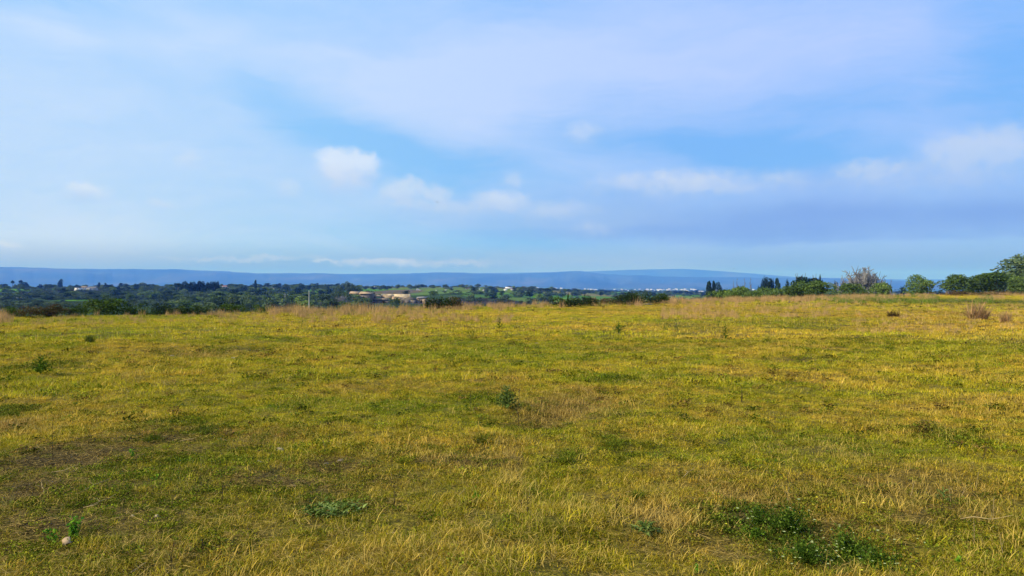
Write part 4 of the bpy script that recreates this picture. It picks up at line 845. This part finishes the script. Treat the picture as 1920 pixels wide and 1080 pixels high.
# middle range: collapsed rooms
part('wall', wall(Geo(), fx(699.2), fx(735), -.5, fz(554), 5.0, [(fx(702), fx(710), fz(559), fz(556))]), M['tan_wall'])
part('wall', wall(Geo(), fx(699.2), fx(734), -.5, fz(561.6), 1.0, [(fx(716), fx(719), -.2, fz(564))]), M['stone_wall'])
part('roof', slope(Geo(), fx(699.2), fx(728), .6, 2.6, fz(561.5), fz(562.5), fz(559.5), fz(560.5)), M['tile_roof'])
part('roof', slope(Geo(), fx(699.2), fx(713), 3.0, 5.6, fz(556.5), fz(557), fz(553.9), fz(554)), M['tile_roof'])
part('wall', wall(Geo(), fx(711), fx(765), -.5, fz(551.8), 9.0, [(fx(718), fx(721), fz(558), fz(555.5)), (fx(732), fx(734), fz(558), fz(555.5))]), M['cream_wall'])
part('wall', box(Geo(), fx(711), fx(711) + .5, 5.6, 8.98, -.5, fz(552.2)), M['cream_wall'])
part('wall', box(Geo(), fx(764.6), fx(764.6) + .5, 4.0, 8.98, -.5, fz(552.2)), M['cream_wall'])
part('roof', slope(Geo(), fx(716), fx(735), 5.6, 8.4, fz(562), fz(558.5), fz(557.5), fz(555)), M['tile_roof'])
part('roof', slope(Geo(), fx(733), fx(760), 1.6, 4.6, fz(563), fz(559), fz(560), fz(556)), M['tile_roof'])
part('wall', wall(Geo(), fx(734), fx(752), -.5, fz(564), 1.2), M['stone_wall'])
# gable building with open door and window
def gable():
    g = Geo(); x0, x1, xa = fx(751.5), fx(781), fx(767.5); zl, zr, za = fz(562.5), fz(559.5), fz(556); y0 = -1.5
    wall(g, x0, x1, -.5, zl - .01, y0, [(fx(756.5), fx(759), -.5, fz(564.8)), (fx(769.5), fx(773), fz(570), fz(563.2))], .5)
    v = [(x0, y0, zl), (x1, y0, zl), (x1, y0, zr), (xa, y0, za), (x0, y0 + .5, zl), (x1, y0 + .5, zl), (x1, y0 + .5, zr), (xa, y0 + .5, za)]
    g.add(v, [[0, 1, 2, 3], [7, 6, 5, 4], [0, 3, 7, 4], [3, 2, 6, 7], [2, 1, 5, 6]]); return g
part('wall', gable(), M['stone_wall'])
part('wall', box(Geo(), fx(751.5), fx(781), 4.0, 4.4, -.5, fz(563)), M['cream_wall'])
part('wall', box(Geo(), fx(780.5), fx(781), -.98, 3.98, -.5, fz(560)), M['stone_wall'])
part('lit_edge', tube(Geo(), [(fx(750.8), -1.25, fz(562.6) + .1), (fx(767.5), -1.25, fz(556) + .1)], .17, 4), M['cream_wall'])  # pale strip standing in for sunlight on the gable's left edge
part('wall', wall(Geo(), fx(781.2), fx(800), -.5, fz(559), -.4, [(fx(788.5), fx(792), fz(568), fz(564.6))]), M['tan_wall'])
part('window', box(Geo(), fx(788.5) + .03, fx(792) - .03, -.1, -.03, fz(568), fz(564.6) - .03), M['dark_glass'])
part('roof', slope(Geo(), fx(781), fx(801), -.7, 3.6, fz(559), fz(559), fz(556.5), fz(557.5)), M['grey_roof'])
part('wall', box(Geo(), fx(799.6), fx(800) + .3, .12, 3.4, -.5, fz(559)), M['tan_wall'])

def house(px, ybase, w, h, D, label, roof='red_roof', wallm='white_wall', group=None, flat=False, cat='house', dep=None, small_=False):
    D = ray_hit(px, ybase, 350, 7000) or D
    x = (px - 960) / FPX * D; k = D / FPX; W = w * k; H = h * k; dp = dep or min(max(W * .7, 4), 12)
    z = EYE + (HOR - ybase) * k; z0 = float(ground(np.array([x]), np.array([D]))[0]); z = min(max(z, z0), z0 + 1.2) if not small_ else z

    root = empty('house', (x, D, z)); tag(root, label, cat, group)
    bh = H if flat else H * .68
    box(Geo(), -W / 2, W / 2, 0, dp, min(z0 - z, 0) - 1.0, bh).obj('wall', [M[wallm]], root)
    if flat: box(Geo(), -W / 2 - .15, W / 2 + .15, -.15, dp + .15, bh + .003, bh + .25).obj('roof', [M[roof]], root)
    else:
        g = Geo(); o_ = .3; v = [(-W / 2 - o_, -o_, bh), (W / 2 + o_, -o_, bh), (W / 2 + o_, dp + o_, bh), (-W / 2 - o_, dp + o_, bh), (-W / 2 - o_, dp / 2, H), (W / 2 + o_, dp / 2, H)]
        g.add(v, [[0, 1, 5, 4], [2, 3, 4, 5], [3, 2, 1, 0]]); g.add(v, [[1, 2, 5], [0, 4, 3]]); g.obj('roof', [M[roof]], root)
    if not small_:
        nw = max(1, int(W / 4))
        for i in range(nw):
            cx = -W / 2 + W * (i + .5) / nw; s = min(.6, W / nw * .25); box(Geo(), cx - s, cx + s, -.04, -.003, bh * .45, bh * .45 + min(1.3, bh * .35)).obj('window', [M['dark_glass']], root)
    return root
house(76, 540, 9, 5.5, 1000, 'pale grey house with red roof left of the white one', roof='grey_roof')
house(54, 537.5, 4, 3, 1000, 'tiny pale house left of the umbrella trees on the left')
house(102, 539.5, 9, 5, 1000, 'white house beside the tall dark tree on the left skyline', roof='grey_roof', flat=True)
house(145, 545, 12, 5, 860, 'small white farm building left of the long grey shed', roof='grey_roof', flat=True)
house(156, 543, 9, 6, 880, 'white farm building with tan roof behind the small white one', roof='tile_roof')
house(170, 545, 16, 7, 860, 'long pale grey farm shed on the left skyline', roof='grey_roof', wallm='concrete')
house(420, 539.5, 11, 4, 1000, 'house with salmon red roof beside the dark grove')
house(534, 538.5, 5, 2.2, 1000, 'small white house on the skyline right of the pointed cypress', roof='grey_roof', flat=True)
house(556, 538.5, 5, 1.8, 1100, 'low white house among the skyline trees', roof='grey_roof', flat=True)
house(686, 539, 5, 2, 1600, 'tiny white house on the skyline above the farmhouse', roof='grey_roof', flat=True)
house(703, 540, 4, 2.5, 1600, 'tiny white house right of the other one above the farmhouse', roof='grey_roof', flat=True)
house(1316, 549, 9, 3.5, 600, 'white shed left of the two thin cypresses', roof='grey_roof', flat=True)
house(1292, 548, 12, 2, 900, 'low white shed in the plain left of the white shed by the cypresses', roof='grey_roof', flat=True)
for k, (px, yb, w, h) in enumerate([(876, 542, 7, 2.4), (908, 544, 5, 2), (948, 545, 7, 3.5), (962, 544, 9, 3), (954, 541, 14, 3), (972, 541, 6, 2.5), (982, 541, 4, 4), (992, 541, 6, 3), (1008, 542, 6, 3), (1017, 543.5, 8, 2), (1042, 542, 6, 2.5), (1053, 542.5, 5, 3)]):
    house(px, yb, w, h, 3000 + 40 * k, 'pale house of the near hamlet on the far plain', roof='red_roof' if k % 3 == 0 else 'grey_roof', group='hamlet in the centre of the far plain', flat=k % 3 > 0, small_=True)
rg = random.Random(5)
for k in range(95):
    c = rg.choice([(1090, 22), (1112, 10), (1170, 12), (1215, 14), (1240, 18), (1262, 14), (1275, 14), (1300, 10), (1340, 14), (1410, 14), (1450, 20), (1150, 60), (900, 26), (800, 40), (1230, 50), (1230, 30)]); px = rg.gauss(*c)
    house(px, 543.2 + rg.random() * 2.6, 1.5 + 3.5 * rg.random(), 1.2 + 1.6 * rg.random(), 3600 + 1600 * rg.random(), 'tiny white building of the distant town on the plain', roof='grey_roof', group='distant town on the plain', flat=rg.random() < .75, small_=True)

# ------------------------------------------------------------------ poles, birds
def pole(px, ytop, D, r, label):
    loc, _, h = place_at(px, ytop, 1, D); tag(tube(Geo(), [(0, 0, -.4), (0, 0, h * .5), (0, 0, h)], [r * 1.3, r, r * .7], 8).obj('utility_pole', [M['concrete']], None, True, loc), label, 'pole')
pole(579.5, 544, 200, .13, 'pale concrete pole standing in front of the valley trees')
pole(534.5, 550, 330, .12, 'thin grey pole in the valley left of the pale concrete one')
def bird(px, py, D, span, label):
    g = Geo(); v, f = ico(np.random.default_rng(1), 1, 0, 1); g.add(v * np.array([.10, .26, .10]) * span, f)
    for s in (-1, 1): g.add(np.array([(s * .06, .08, .03), (s * .30, .10, .12), (s * .5, -.02, .05), (s * .28, -.10, .10), (s * .06, -.10, .02)]) * span, [[0, 1, 2, 3, 4]] if s > 0 else [[4, 3, 2, 1, 0]])
    g.add(np.array([(-.03, -.2, 0), (.03, -.2, 0), (.08, -.38, 0), (-.08, -.38, 0)]) * span, [[0, 1, 2, 3]])
    o = g.obj('bird', [M['feather']], None, False, ((px - 960) / FPX * D, D, EYE + (HOR - py) / FPX * D)); o.rotation_euler = (0, .2, 1.0); tag(o, label, 'bird')
bird(820, 379, 110, .42, 'small dark bird flying against the clouds in mid sky'); bird(1376, 504, 150, .32, 'tiny dark bird flying low above the leafless trees')

# ------------------------------------------------------------------ plants and bits in the grass
def gp(px, py, dz=0):
    x, y = at(px, py); z = float(ground(np.array([x]), np.array([y]))[0])
    for _ in range(3):            # follow the relief so that the thing stands where it is seen
        y = (EYE - z) * FPX / (py - HOR); x = (px - 960) / FPX * y; z = float(ground(np.array([x]), np.array([y]))[0])
    return (x, y, z + dz), y / FPX
def strap(g, rg, base, az, L_, w, arch, mat_=0, tone=.5, n=5):
    p = np.array(base, float); pts = [p]; S = np.array([-math.sin(az), math.cos(az), 0]); th = .35 + .3 * rg.random()
    for k in range(n): th += arch / n; p = p + np.array([math.cos(az) * math.sin(th), math.sin(az) * math.sin(th), math.cos(th)]) * L_ / n; pts.append(p)
    v = []; prof = [.35, .8, 1, .85, .5, .05]
    for q, k in zip(pts, prof): v += [q - S * w * k * .5, q + S * w * k * .5]
    g.add(v, [[2 * i, 2 * i + 1, 2 * i + 3, 2 * i + 2] for i in range(n)], mat_, tone); return g
def weed(px, py, w, h, label, leafm='weed_leaf', n=60, style='leafy', cat='weed', name='weed', seed=None):
    if py < 660: w, h = w * 1.2, h * 1.15
    loc, k = gp(px, py); W = w * k; H = h * k; rg = np.random.default_rng(seed or int(px * 7 + py)); root = empty(name, loc); tag(root, label, cat)
    if style == 'thistle':
        g = tube(Geo(), [(0, 0, -.01), (.01 * H, 0, H * .5), (.03 * H, .01, H)], [H * .02, H * .015, H * .008], 5); g.obj('stem', [M[leafm]], root); g = Geo()
        for i in range(n):
            z = H * (.02 + .95 * (i / n)); a = i * 2.4; L_ = (W * .62) * (1 - .62 * i / n) * (.8 + .4 * rg.random()); strap(g, rg, (0, 0, z), a, L_, L_ * .20, 1.3, 0, .2 + .7 * rg.random())
            for q in (.35, .55, .75):      # toothed side lobes
                d = np.array([math.cos(a), math.sin(a), .35]); c = np.array([0, 0, z]) + d * L_ * q * .9; leaves(g, np.array([c, c]), L_ * .3, rg, .3 + .5 * rg.random(), 0, None, 3.0)
        g.obj('foliage', [M[leafm]], root)
    elif style == 'leafy':
        ns = max(3, n // 16); g = Geo(); gl = Geo(); 
        for i in range(ns):
            a = rg.random() * 6.28; q = W * (.42 * rg.random() ** .6 if n < 150 else abs(rg.normal()) * .27); top = np.array([math.cos(a) * q, math.sin(a) * q, H * (.55 + .45 * rg.random())]); b = np.array([math.cos(a) * q * .2, math.sin(a) * q * .2, -.005]); m_ = (b + top) / 2 + rg.normal(size=3) * W * .03
            tube(g, [b, m_, top], [H * .012 + .0008, H * .01 + .0006, .0006], 4); t = np.linspace(.15, 1, n // ns + 2)[:, None]; P = b + (top - b) * t + rg.normal(size=(len(t), 3)) * W * .06
            leaves(gl, P, min(W * .20, (.022 if leafm == 'bright_leaf' else .014) + .25 * k) * (.5 + 1.3 * rg.random(len(P)) ** 2), rg, rg.random(len(P)), 0, None, 1.6, .6)
        g.obj('stem', [M['weed_leaf']], root); gl.obj('foliage', [M[leafm]], root)
    elif style == 'mat':
        g = Geo(); P = np.c_[rg.normal(size=(n, 2)) * W * .22, H * (.15 + .8 * rg.random(n))]; P[:, 1] *= .8; ok = (P[:, 0] / W * 2) ** 2 + (P[:, 1] / W * 2) ** 2 < 1.1; P = P[ok]
        for p in P: strap(g, rg, (p[0], p[1], p[2] * .3), rg.random() * 6.28, W * (.06 + .09 * rg.random() ** 2), W * (.022 + .026 * rg.random()), 1.2, 0, rg.random())
        g.obj('foliage', [M[leafm]], root); g2 = Geo()
        for p in P[::4]: tube(g2, [(p[0], p[1], -.01), (p[0] * .97, p[1], p[2] * .6 + .01)], .0015, 4)
        g2.obj('stem', [M['weed_leaf']], root)
    return root
def stalk(px, py, h, label, lean=0.0, m_='dead_stem', r=.0028, br=6, cat='dead stalk', name='dead_stalk', heads=True):
    loc, k = gp(px, py); H = h * k; rg = np.random.default_rng(int(px * 3 + py)); g = Geo(); b = np.array([0, 0, -.02]); t = np.array([lean * H, .05 * H * rg.normal(), H]); m_p = (b + t) / 2 + np.array([rg.normal() * H * .03, 0, 0]); rr = max(r, H * .007)
    pts = [b, b + (m_p - b) * .5, m_p, m_p + (t - m_p) * .5, t]; tube(g, pts, [rr, rr * .9, rr * .75, rr * .6, rr * .4], 5)
    for i in range(br):
        f = .35 + .6 * i / max(br, 1); p = b + (t - b) * f; a = rg.random() * 6.28; L_ = H * (.10 + .10 * rg.random()) * (1.15 - f * .5); e = p + np.array([math.cos(a) * L_ * .7, math.sin(a) * L_ * .7, L_]); tube(g, [p, (p + e) / 2 + np.array([0, 0, -L_ * .08]), e], [rr * .45, rr * .4, rr * .3], 4)
        if heads: v, f_ = ico(rg, 0, .25, 1.2); g.add(v * max(rr * 1.6, H * .012) + e, f_)
    o = g.obj(name, [M[m_]], None, False, loc); return tag(o, label, cat)
def twig(px, py, L_px, ang, label, m_='straw', r=.0035, rise=.25, cat='twig'):
    loc, k = gp(px, py, .012); L_ = L_px * k; a = R(ang); rg = np.random.default_rng(int(px + py * 5)); d = np.array([math.cos(a), math.sin(a) * 1.5, rise]); P = [d * L_ * t + rg.normal(size=3) * L_ * .025 for t in np.linspace(0, 1, 5)]
    g = tube(Geo(), P, [r, r, r * .85, r * .7, r * .4], 5); e = P[2] + np.array([-d[1], d[0], .5]) * L_ * .22; tube(g, [P[2], (P[2] + e) / 2 + rg.normal(size=3) * L_ * .02, e], [r * .6, r * .5, r * .3], 4); return tag(g.obj('twig', [M[m_]], None, False, loc), label, cat)
def stone(px, py, w, label, flat=.55, m_='stone', yaw=0, lift=0.0):
    loc, k = gp(px, py); rg = np.random.default_rng(int(px * 11 + py)); v, f = ico(rg, 2, .10, 1); v = v + .18 * np.sin(v[:, [1, 2, 0]] * 3 + rg.random(3) * 6); s = w * k / 2; o = Geo().add(v * np.array([s, s * .75, s * flat]), f).obj('stone', [M[m_]], None, False, (loc[0], loc[1], loc[2] + s * flat * .12 + lift)); o.rotation_euler = (0, 0, yaw); return tag(o, label, 'stone')
stalk(1391, 754, 28, 'thin upright bare stick standing alone in the right half of the grass', 0, 'dead_stem', .009, 0, 'stick', 'stick', False)
weed(950, 784, 52, 44, 'green thistle standing in the dark hollow mid field', 'grey_leaf', 44, 'thistle', 'thistle', 'thistle')
weed(885, 770, 60, 20, 'low green weed left of the thistle in the hollow', 'weed_leaf', 60)
stalk(974, 800, 82, 'tall thin dead stalk just right of the thistle'); stalk(1014, 778, 34, 'short reddish dead stalk right of the tall one by the thistle', br=8); stalk(883, 768, 45, 'thin dead stalk above the low weed left of the thistle', br=3)
weed(620, 962, 130, 32, 'spreading grey green leafy weed low in the foreground', 'grey_leaf', 460, 'mat')
weed(137, 1010, 42, 46, 'bright green bushy shoot left foreground above the pale shard', 'bright_leaf', 170); weed(98, 1026, 38, 32, 'bright green small shoot left of the pale shard', 'bright_leaf', 60)
weed(893, 938, 44, 20, 'two tufted light green herb right of the grey green weed', 'bright_leaf', 50); weed(1305, 1076, 26, 16, 'bright green round herb at the bottom edge', 'bright_leaf', 50); weed(1800, 1062, 30, 20, 'bright green herb in the bottom right corner', 'bright_leaf', 40); weed(290, 900, 16, 10, 'tiny bright green herb left of the centre foreground', 'bright_leaf', 30); weed(245, 858, 20, 20, 'light green feathery herb in the left foreground', 'bright_leaf', 40)
weed(1480, 1002, 120, 54, 'dark green leafy clump with yellow specks lower right', 'deep_leaf', 1100); weed(1422, 988, 80, 40, 'dark green leafy clump left of the flowering one', 'deep_leaf', 600); weed(1590, 1042, 110, 50, 'dark green leafy clump near the bottom right', 'deep_leaf', 900); weed(1510, 1060, 100, 46, 'dark leafy clump lowest at the bottom right', 'deep_leaf', 800); weed(1645, 1070, 120, 48, 'dark leafy clump at the bottom edge right of the lowest one', 'deep_leaf', 900); weed(1415, 1016, 70, 24, 'thin dark leafy patch below the left flowering clump', 'weed_leaf', 400); weed(1770, 942, 40, 26, 'pale green spiky weed in the right foreground', 'grey_leaf', 12, 'thistle')
weed(1210, 1006, 70, 26, 'pale green arching weed lower middle', 'grey_leaf', 14, 'thistle')
weed(75, 702, 44, 34, 'grey green upright weed at the left edge of mid field', 'weed_leaf', 26, 'thistle'); weed(62, 700, 50, 14, 'low green weed around the upright one at the left edge', 'weed_leaf', 50); weed(136, 658, 10, 14, 'small thin green weed left of the dark tussock gap', 'weed_leaf', 16); weed(147, 660, 12, 8, 'tiny low green weed beside the thin one', 'weed_leaf', 16)
weed(428, 614, 20, 14, 'small twiggy green plant left of centre near the field edge', 'weed_leaf', 30); weed(565, 618, 16, 20, 'dark twiggy weed under the pale pole', 'weed_leaf', 24); weed(600, 645, 12, 10, 'small green weed right of the pale patch', 'weed_leaf', 18)
weed(936, 618, 14, 20, 'small green spiky thistle in the middle distance', 'weed_leaf', 22, 'thistle', 'thistle', 'thistle'); weed(885, 634, 22, 14, 'low green weed left of the small distant thistle', 'weed_leaf', 24); weed(898, 660, 24, 18, 'green weed in the dip below the small distant thistle', 'weed_leaf', 30)
weed(1160, 624, 24, 18, 'grey green fan shaped weed in the right middle distance', 'weed_leaf', 20, 'thistle'); weed(1248, 620, 24, 24, 'tall green weed left in the long weed patch', 'weed_leaf', 50); weed(1268, 624, 34, 22, 'bushy green weed right in the long weed patch', 'weed_leaf', 60); weed(1208, 620, 20, 14, 'low green weed left of the long weed patch', 'weed_leaf', 24)
weed(1360, 637, 18, 26, 'upright green weed standing right of the weed patch', 'weed_leaf', 24, 'thistle'); weed(1345, 612, 24, 18, 'green weed behind the upright one', 'weed_leaf', 30); weed(1385, 606, 20, 14, 'small green weed in the pink grass', 'weed_leaf', 24); weed(1412, 606, 10, 14, 'thin green sprig right of the small weed in pink grass', 'weed_leaf', 14)
weed(1510, 604, 24, 18, 'dark green weed in the right middle distance', 'weed_leaf', 34); weed(1480, 612, 30, 14, 'low spreading green weed left of the dark one', 'weed_leaf', 30); weed(1632, 624, 18, 18, 'green weed with white speck on the right', 'weed_leaf', 26); weed(1670, 626, 14, 12, 'small green weed right of the speckled one', 'weed_leaf', 18); weed(1832, 702, 14, 26, 'single upright green weed on the far right', 'weed_leaf', 24, 'thistle')
for px, py, h, lean, lb in [(98, 862, 78, .02, 'tall dark stalk in the left foreground'), (258, 886, 46, -.1, 'stalk with pale seed heads in the left foreground'), (320, 1072, 62, .1, 'dark bare stalk at the bottom left'), (415, 950, 44, .05, 'thin dark stalk left of the spreading weed'), (735, 878, 34, .0, 'dark stalk above the spreading weed'), (739, 945, 40, .02, 'thin dark stalk right of the spreading weed'), (763, 808, 22, 0, 'short dark stalk left of the straw patch'), (379, 1036, 26, .0, 'short dark stalk with green top bottom left'),
    (1842, 868, 44, .35, 'dark leaning stalk on the right'), (1765, 964, 20, .1, 'short black stalk below the pale spiky weed'), (1392, 892, 30, -.2, 'dark leaning stalk in the right middle foreground'), (1107, 616, 20, 0, 'dark twiggy stalk in the middle distance'), (1127, 618, 14, -.1, 'short dark stalk right of the twiggy one'), (975, 610, 16, 0, 'thin upright stalk in the middle distance'), (33, 615, 22, -.1, 'dark stalk with pale head near the left field edge'), (8, 628, 12, 0, 'short dark stalk at the far left'), (1640, 600, 18, .05, 'dark thin stalk in the reddish grass'), (1855, 780, 26, .1, 'thin stalk on the far right'), (990, 968, 40, 0, 'thin dark stalk in the lower middle'), (977, 960, 26, .05, 'second thin dark stalk in the lower middle'), (1156, 970, 56, .0, 'pale topped stalk among arching straw')]:
    stalk(px, py, h, lb, lean, br=3 if h > 30 else 4)
for px, py, h, lean, lb in [(1830, 918, 34, .15, 'forked pale straw stem on the right'), (1800, 938, 28, .5, 'pale straw stem leaning right of the spiky weed'), (1785, 945, 36, -.2, 'pale straw stem leaning left behind the spiky weed'), (1864, 978, 48, .03, 'upright pale straw stem in the right foreground'), (1828, 1020, 44, .0, 'pale thin stem in the bottom right foreground'), (1477, 950, 42, .05, 'pale straw stem left of the right foreground'), (1885, 1044, 44, -.2, 'pale stem at the bottom right corner'), (1706, 935, 34, .3, 'pale curved straw in the right foreground'), (1860, 580, 10, 0, 'tiny pale stem at the right edge')]:
    stalk(px, py, h, lb, lean, 'straw', .0025, 3, 'straw stem', 'straw_stem', False)
for px, py, L_, an, lb in [(80, 925, 34, 135, 'pale crooked twig at the far left foreground'), (140, 930, 58, 48, 'long pale twig pointing up in the left foreground'), (160, 954, 46, 40, 'pale twig right of the earth patch at left'), (155, 955, 30, -5, 'short pale twig lying flat on the earth patch'), (95, 890, 48, 5, 'pale twig lying across the left foreground'), (125, 890, 30, 40, 'pale twig behind the long one in the left foreground'), (38, 990, 34, 35, 'brown twig near the left edge'), (245, 1078, 26, 60, 'pale straw standing at the bottom edge'), (1280, 898, 40, 40, 'pale straight straw in the right middle foreground'), (600, 1040, 22, 40, 'pale short straw below the spreading weed'), (1800, 975, 80, -28, 'long pale fallen stem in the right foreground'), (335, 830, 34, -4, 'pale twig lying left of centre'), (1640, 982, 20, 0, 'short pale straw in the lower right'), (725, 1005, 20, -8, 'pale curved straw in the lower middle'), (855, 940, 34, 65, 'pale straw beside the light green herb'), (1340, 965, 30, 30, 'pale straw left of the dark leafy clump'), (130, 828, 90, -12, 'dark fallen stem beside the tall stalk at left')]:
    twig(px, py, L_, an, lb, 'dead_stem' if 'dark' in lb or 'brown' in lb else 'straw')
stone(248, 970, 9, 'small tan rounded stone in the left foreground', .8); stone(293, 970, 11, 'small yellow stone right of the tan one', .7); stone(485, 868, 18, 'flat tan stone left of the spreading weed', .4); stone(525, 846, 16, 'tan stone above the flat one', .8); stone(411, 824, 9, 'small pale stone behind the pale twig', .5); stone(452, 662, 18, 'flat pale stone at the edge of the dark strip', .3); stone(320, 668, 14, 'flat pale stone left in the middle distance', .3); stone(437, 672, 8, 'small pale stone below the larger flat one', .5)
stone(1007, 646, 8, 'small pale stone in the middle of the field', .4); stone(24, 588, 12, 'pale stone under the left hedge', .8); stone(284, 586, 10, 'white stone right of the low bushes', .5); stone(265, 583, 20, 'long pale stone in front of the low bush', .25); stone(122, 592, 9, 'pale stone below the brown bush', .5); stone(570, 582, 5, 'tiny white stone in the dry grass near the pole', .8); stone(773, 588, 8, 'tiny yellow white stone below the farmhouse', .4); stone(1212, 572, 30, 'long flat pale stone slab below the tallest dark bush', .16); stone(1100, 700, 6, 'tiny dark clod in mid field', .6, 'bark'); stone(1480, 568, 6, 'dark clod under the olive tree', .8, 'bark')
stone(35, 1000, 8, 'brown clod at the left edge', .6, 'bark'); stone(552, 912, 12, 'brown stone on the bare earth', .5, 'bark'); stone(540, 914, 8, 'small brown stone left of the other on bare earth', .5, 'bark'); stone(640, 864, 14, 'flat brown clod on the bare strip', .4, 'bark'); stone(612, 870, 10, 'brown clod left of the flat one', .4, 'bark')
# pale curved shard
loc, k = gp(124, 1026); g = Geo(); n = 9; th = np.linspace(-.9, .9, n); W = 19 * k
outer = [(math.sin(t) * W * .5, y_, math.cos(t) * W * .5 - W * .25) for y_ in (-W * .5, W * .45) for t in th]; inner = [(a * .88, b, c - W * .05) for a, b, c in outer]
fo = [[i, i + 1, n + i + 1, n + i] for i in range(n - 1)]; g.add(outer + inner, fo + [[2 * n + q[0], 2 * n + q[3], 2 * n + q[2], 2 * n + q[1]] for q in fo] + [[i, 2 * n + i, 2 * n + i + 1, i + 1] for i in range(n - 1)] + [[n + i, n + i + 1, 3 * n + i + 1, 3 * n + i] for i in range(n - 1)] + [[0, n, 3 * n, 2 * n], [n - 1, 3 * n - 1, 4 * n - 1, 2 * n - 1]])
o = g.obj('shard', [M['tile_roof']], None, True, (loc[0], loc[1], loc[2] + .03)); o.rotation_euler = (.45, -.35, .5); tag(o, 'pale curved shard lying under the bright green shoots', 'shard')
# tussocks and dry clumps
def clump(px, py, w, h, label, tint, n=220, dry=.2, name='tussock', cat='tussock', lean=.35):
    loc, k = gp(px, py); W = w * k; H = h * k; rg = np.random.default_rng(int(px + py)); g = tuft(rg, n, W * .28, H * .45, H * 1.1, max(.004, W * .02), .7, lean, dry, seg=3)
    def b(nt, out):
        tone = attr(nt, 'tone').outputs['Fac']; c = mulc(nt, ramp(nt, tone, [(0, (.5, .5, .5)), (.5, (1, 1, 1)), (.8, (1.3, 1.15, 1)), (1, (1.8, 1.35, 1.5))]), tint); leaf_surface(nt, out, c, .25)
    o = g.obj(name, [mat(name + '_blades', b)], None, False, loc); return tag(o, label, cat)
clump(168, 643, 30, 20, 'round dark green tussock alone in the left field', (.075, .105, .014))
clump(1835, 600, 56, 42, 'large pinkish dry grass clump on the right', (.36, .25, .105), 420, .4, 'dry_grass_clump', 'grass clump', .5); clump(1885, 604, 34, 28, 'smaller pinkish dry grass clump right of the large one', (.35, .24, .10), 240, .4, 'dry_grass_clump', 'grass clump', .5)
clump(1676, 597, 34, 18, 'dark brown twiggy clump in the reddish grass', (.07, .045, .018), 260, .1, 'brown_clump', 'grass clump', .7)
clump(402, 588, 18, 26, 'tall pale reeds at the left field edge', (.34, .22, .08), 120, .6, 'reeds', 'reeds', .15); clump(340, 585, 22, 20, 'pale reeds left of the tall ones', (.32, .22, .09), 90, .6, 'reeds', 'reeds', .25)
for px, py, w, h, lb in [(285, 815, 60, 20, 'dark green tuft on the left in front of bare earth'), (382, 815, 44, 20, 'dark green tuft right of the bare earth strip'), (20, 782, 50, 16, 'dark green tuft cut by the left edge'), (905, 850, 50, 26, 'overhanging green tuft above the straw patch'), (1196, 935, 40, 26, 'green grass tuft in arching straw'), (1150, 840, 40, 24, 'green grass tuft right of the brown patch'), (1060, 868, 50, 22, 'green grass tuft in the middle foreground')]:
    clump(px, py, w, h, lb, (.12, .15, .014), 240, .12, 'tuft', 'grass tuft', .85)
# yellow and pale flowers on the dark leafy clumps
def flower(px, py, s, m_, lb, up=14):
    loc, k = gp(px, py); rg = np.random.default_rng(int(px * 13 + py)); H = up * k; root = empty('flower', loc); tag(root, lb, 'flower', 'small flowers in the lower right foreground' if 'one of' in lb else None)
    tube(Geo(), [(0, 0, -.01), (.004, 0, H * .5), (0, 0, H)], .0012, 4).obj('stem', [M['weed_leaf']], root); g = Geo(); S_ = s * k
    for i in range(6): a = i * 1.047; g.add([(0, 0, H), (math.cos(a - .4) * S_ * .35, math.sin(a - .4) * S_ * .35, H + S_ * .1), (math.cos(a) * S_ * .5, math.sin(a) * S_ * .5, H + S_ * .12), (math.cos(a + .4) * S_ * .35, math.sin(a + .4) * S_ * .35, H + S_ * .1)], [[0, 1, 2, 3]])
    g.obj('blossom', [M[m_]], root)
flower(1620, 958, 9, 'flower', 'larger yellow flower in the right foreground'); flower(1362, 998, 6, 'flower', 'yellow flower left of the dark leafy clump'); flower(1616, 1084, 8, 'flower', 'orange yellow flower at the bottom edge')
rg = random.Random(8)
for c in range(70):
    cx, cy, sx, sy = rg.choice([(1470, 990, 40, 18), (1585, 1030, 45, 18), (1500, 1055, 40, 16), (1660, 1060, 40, 12)]); flower(min(rg.gauss(cx, sx), 1760), min(rg.gauss(cy, sy), 1078), 4 + 3 * rg.random(), 'pale_flower', 'one of many tiny pale blossoms on the dark leafy clumps', 20)
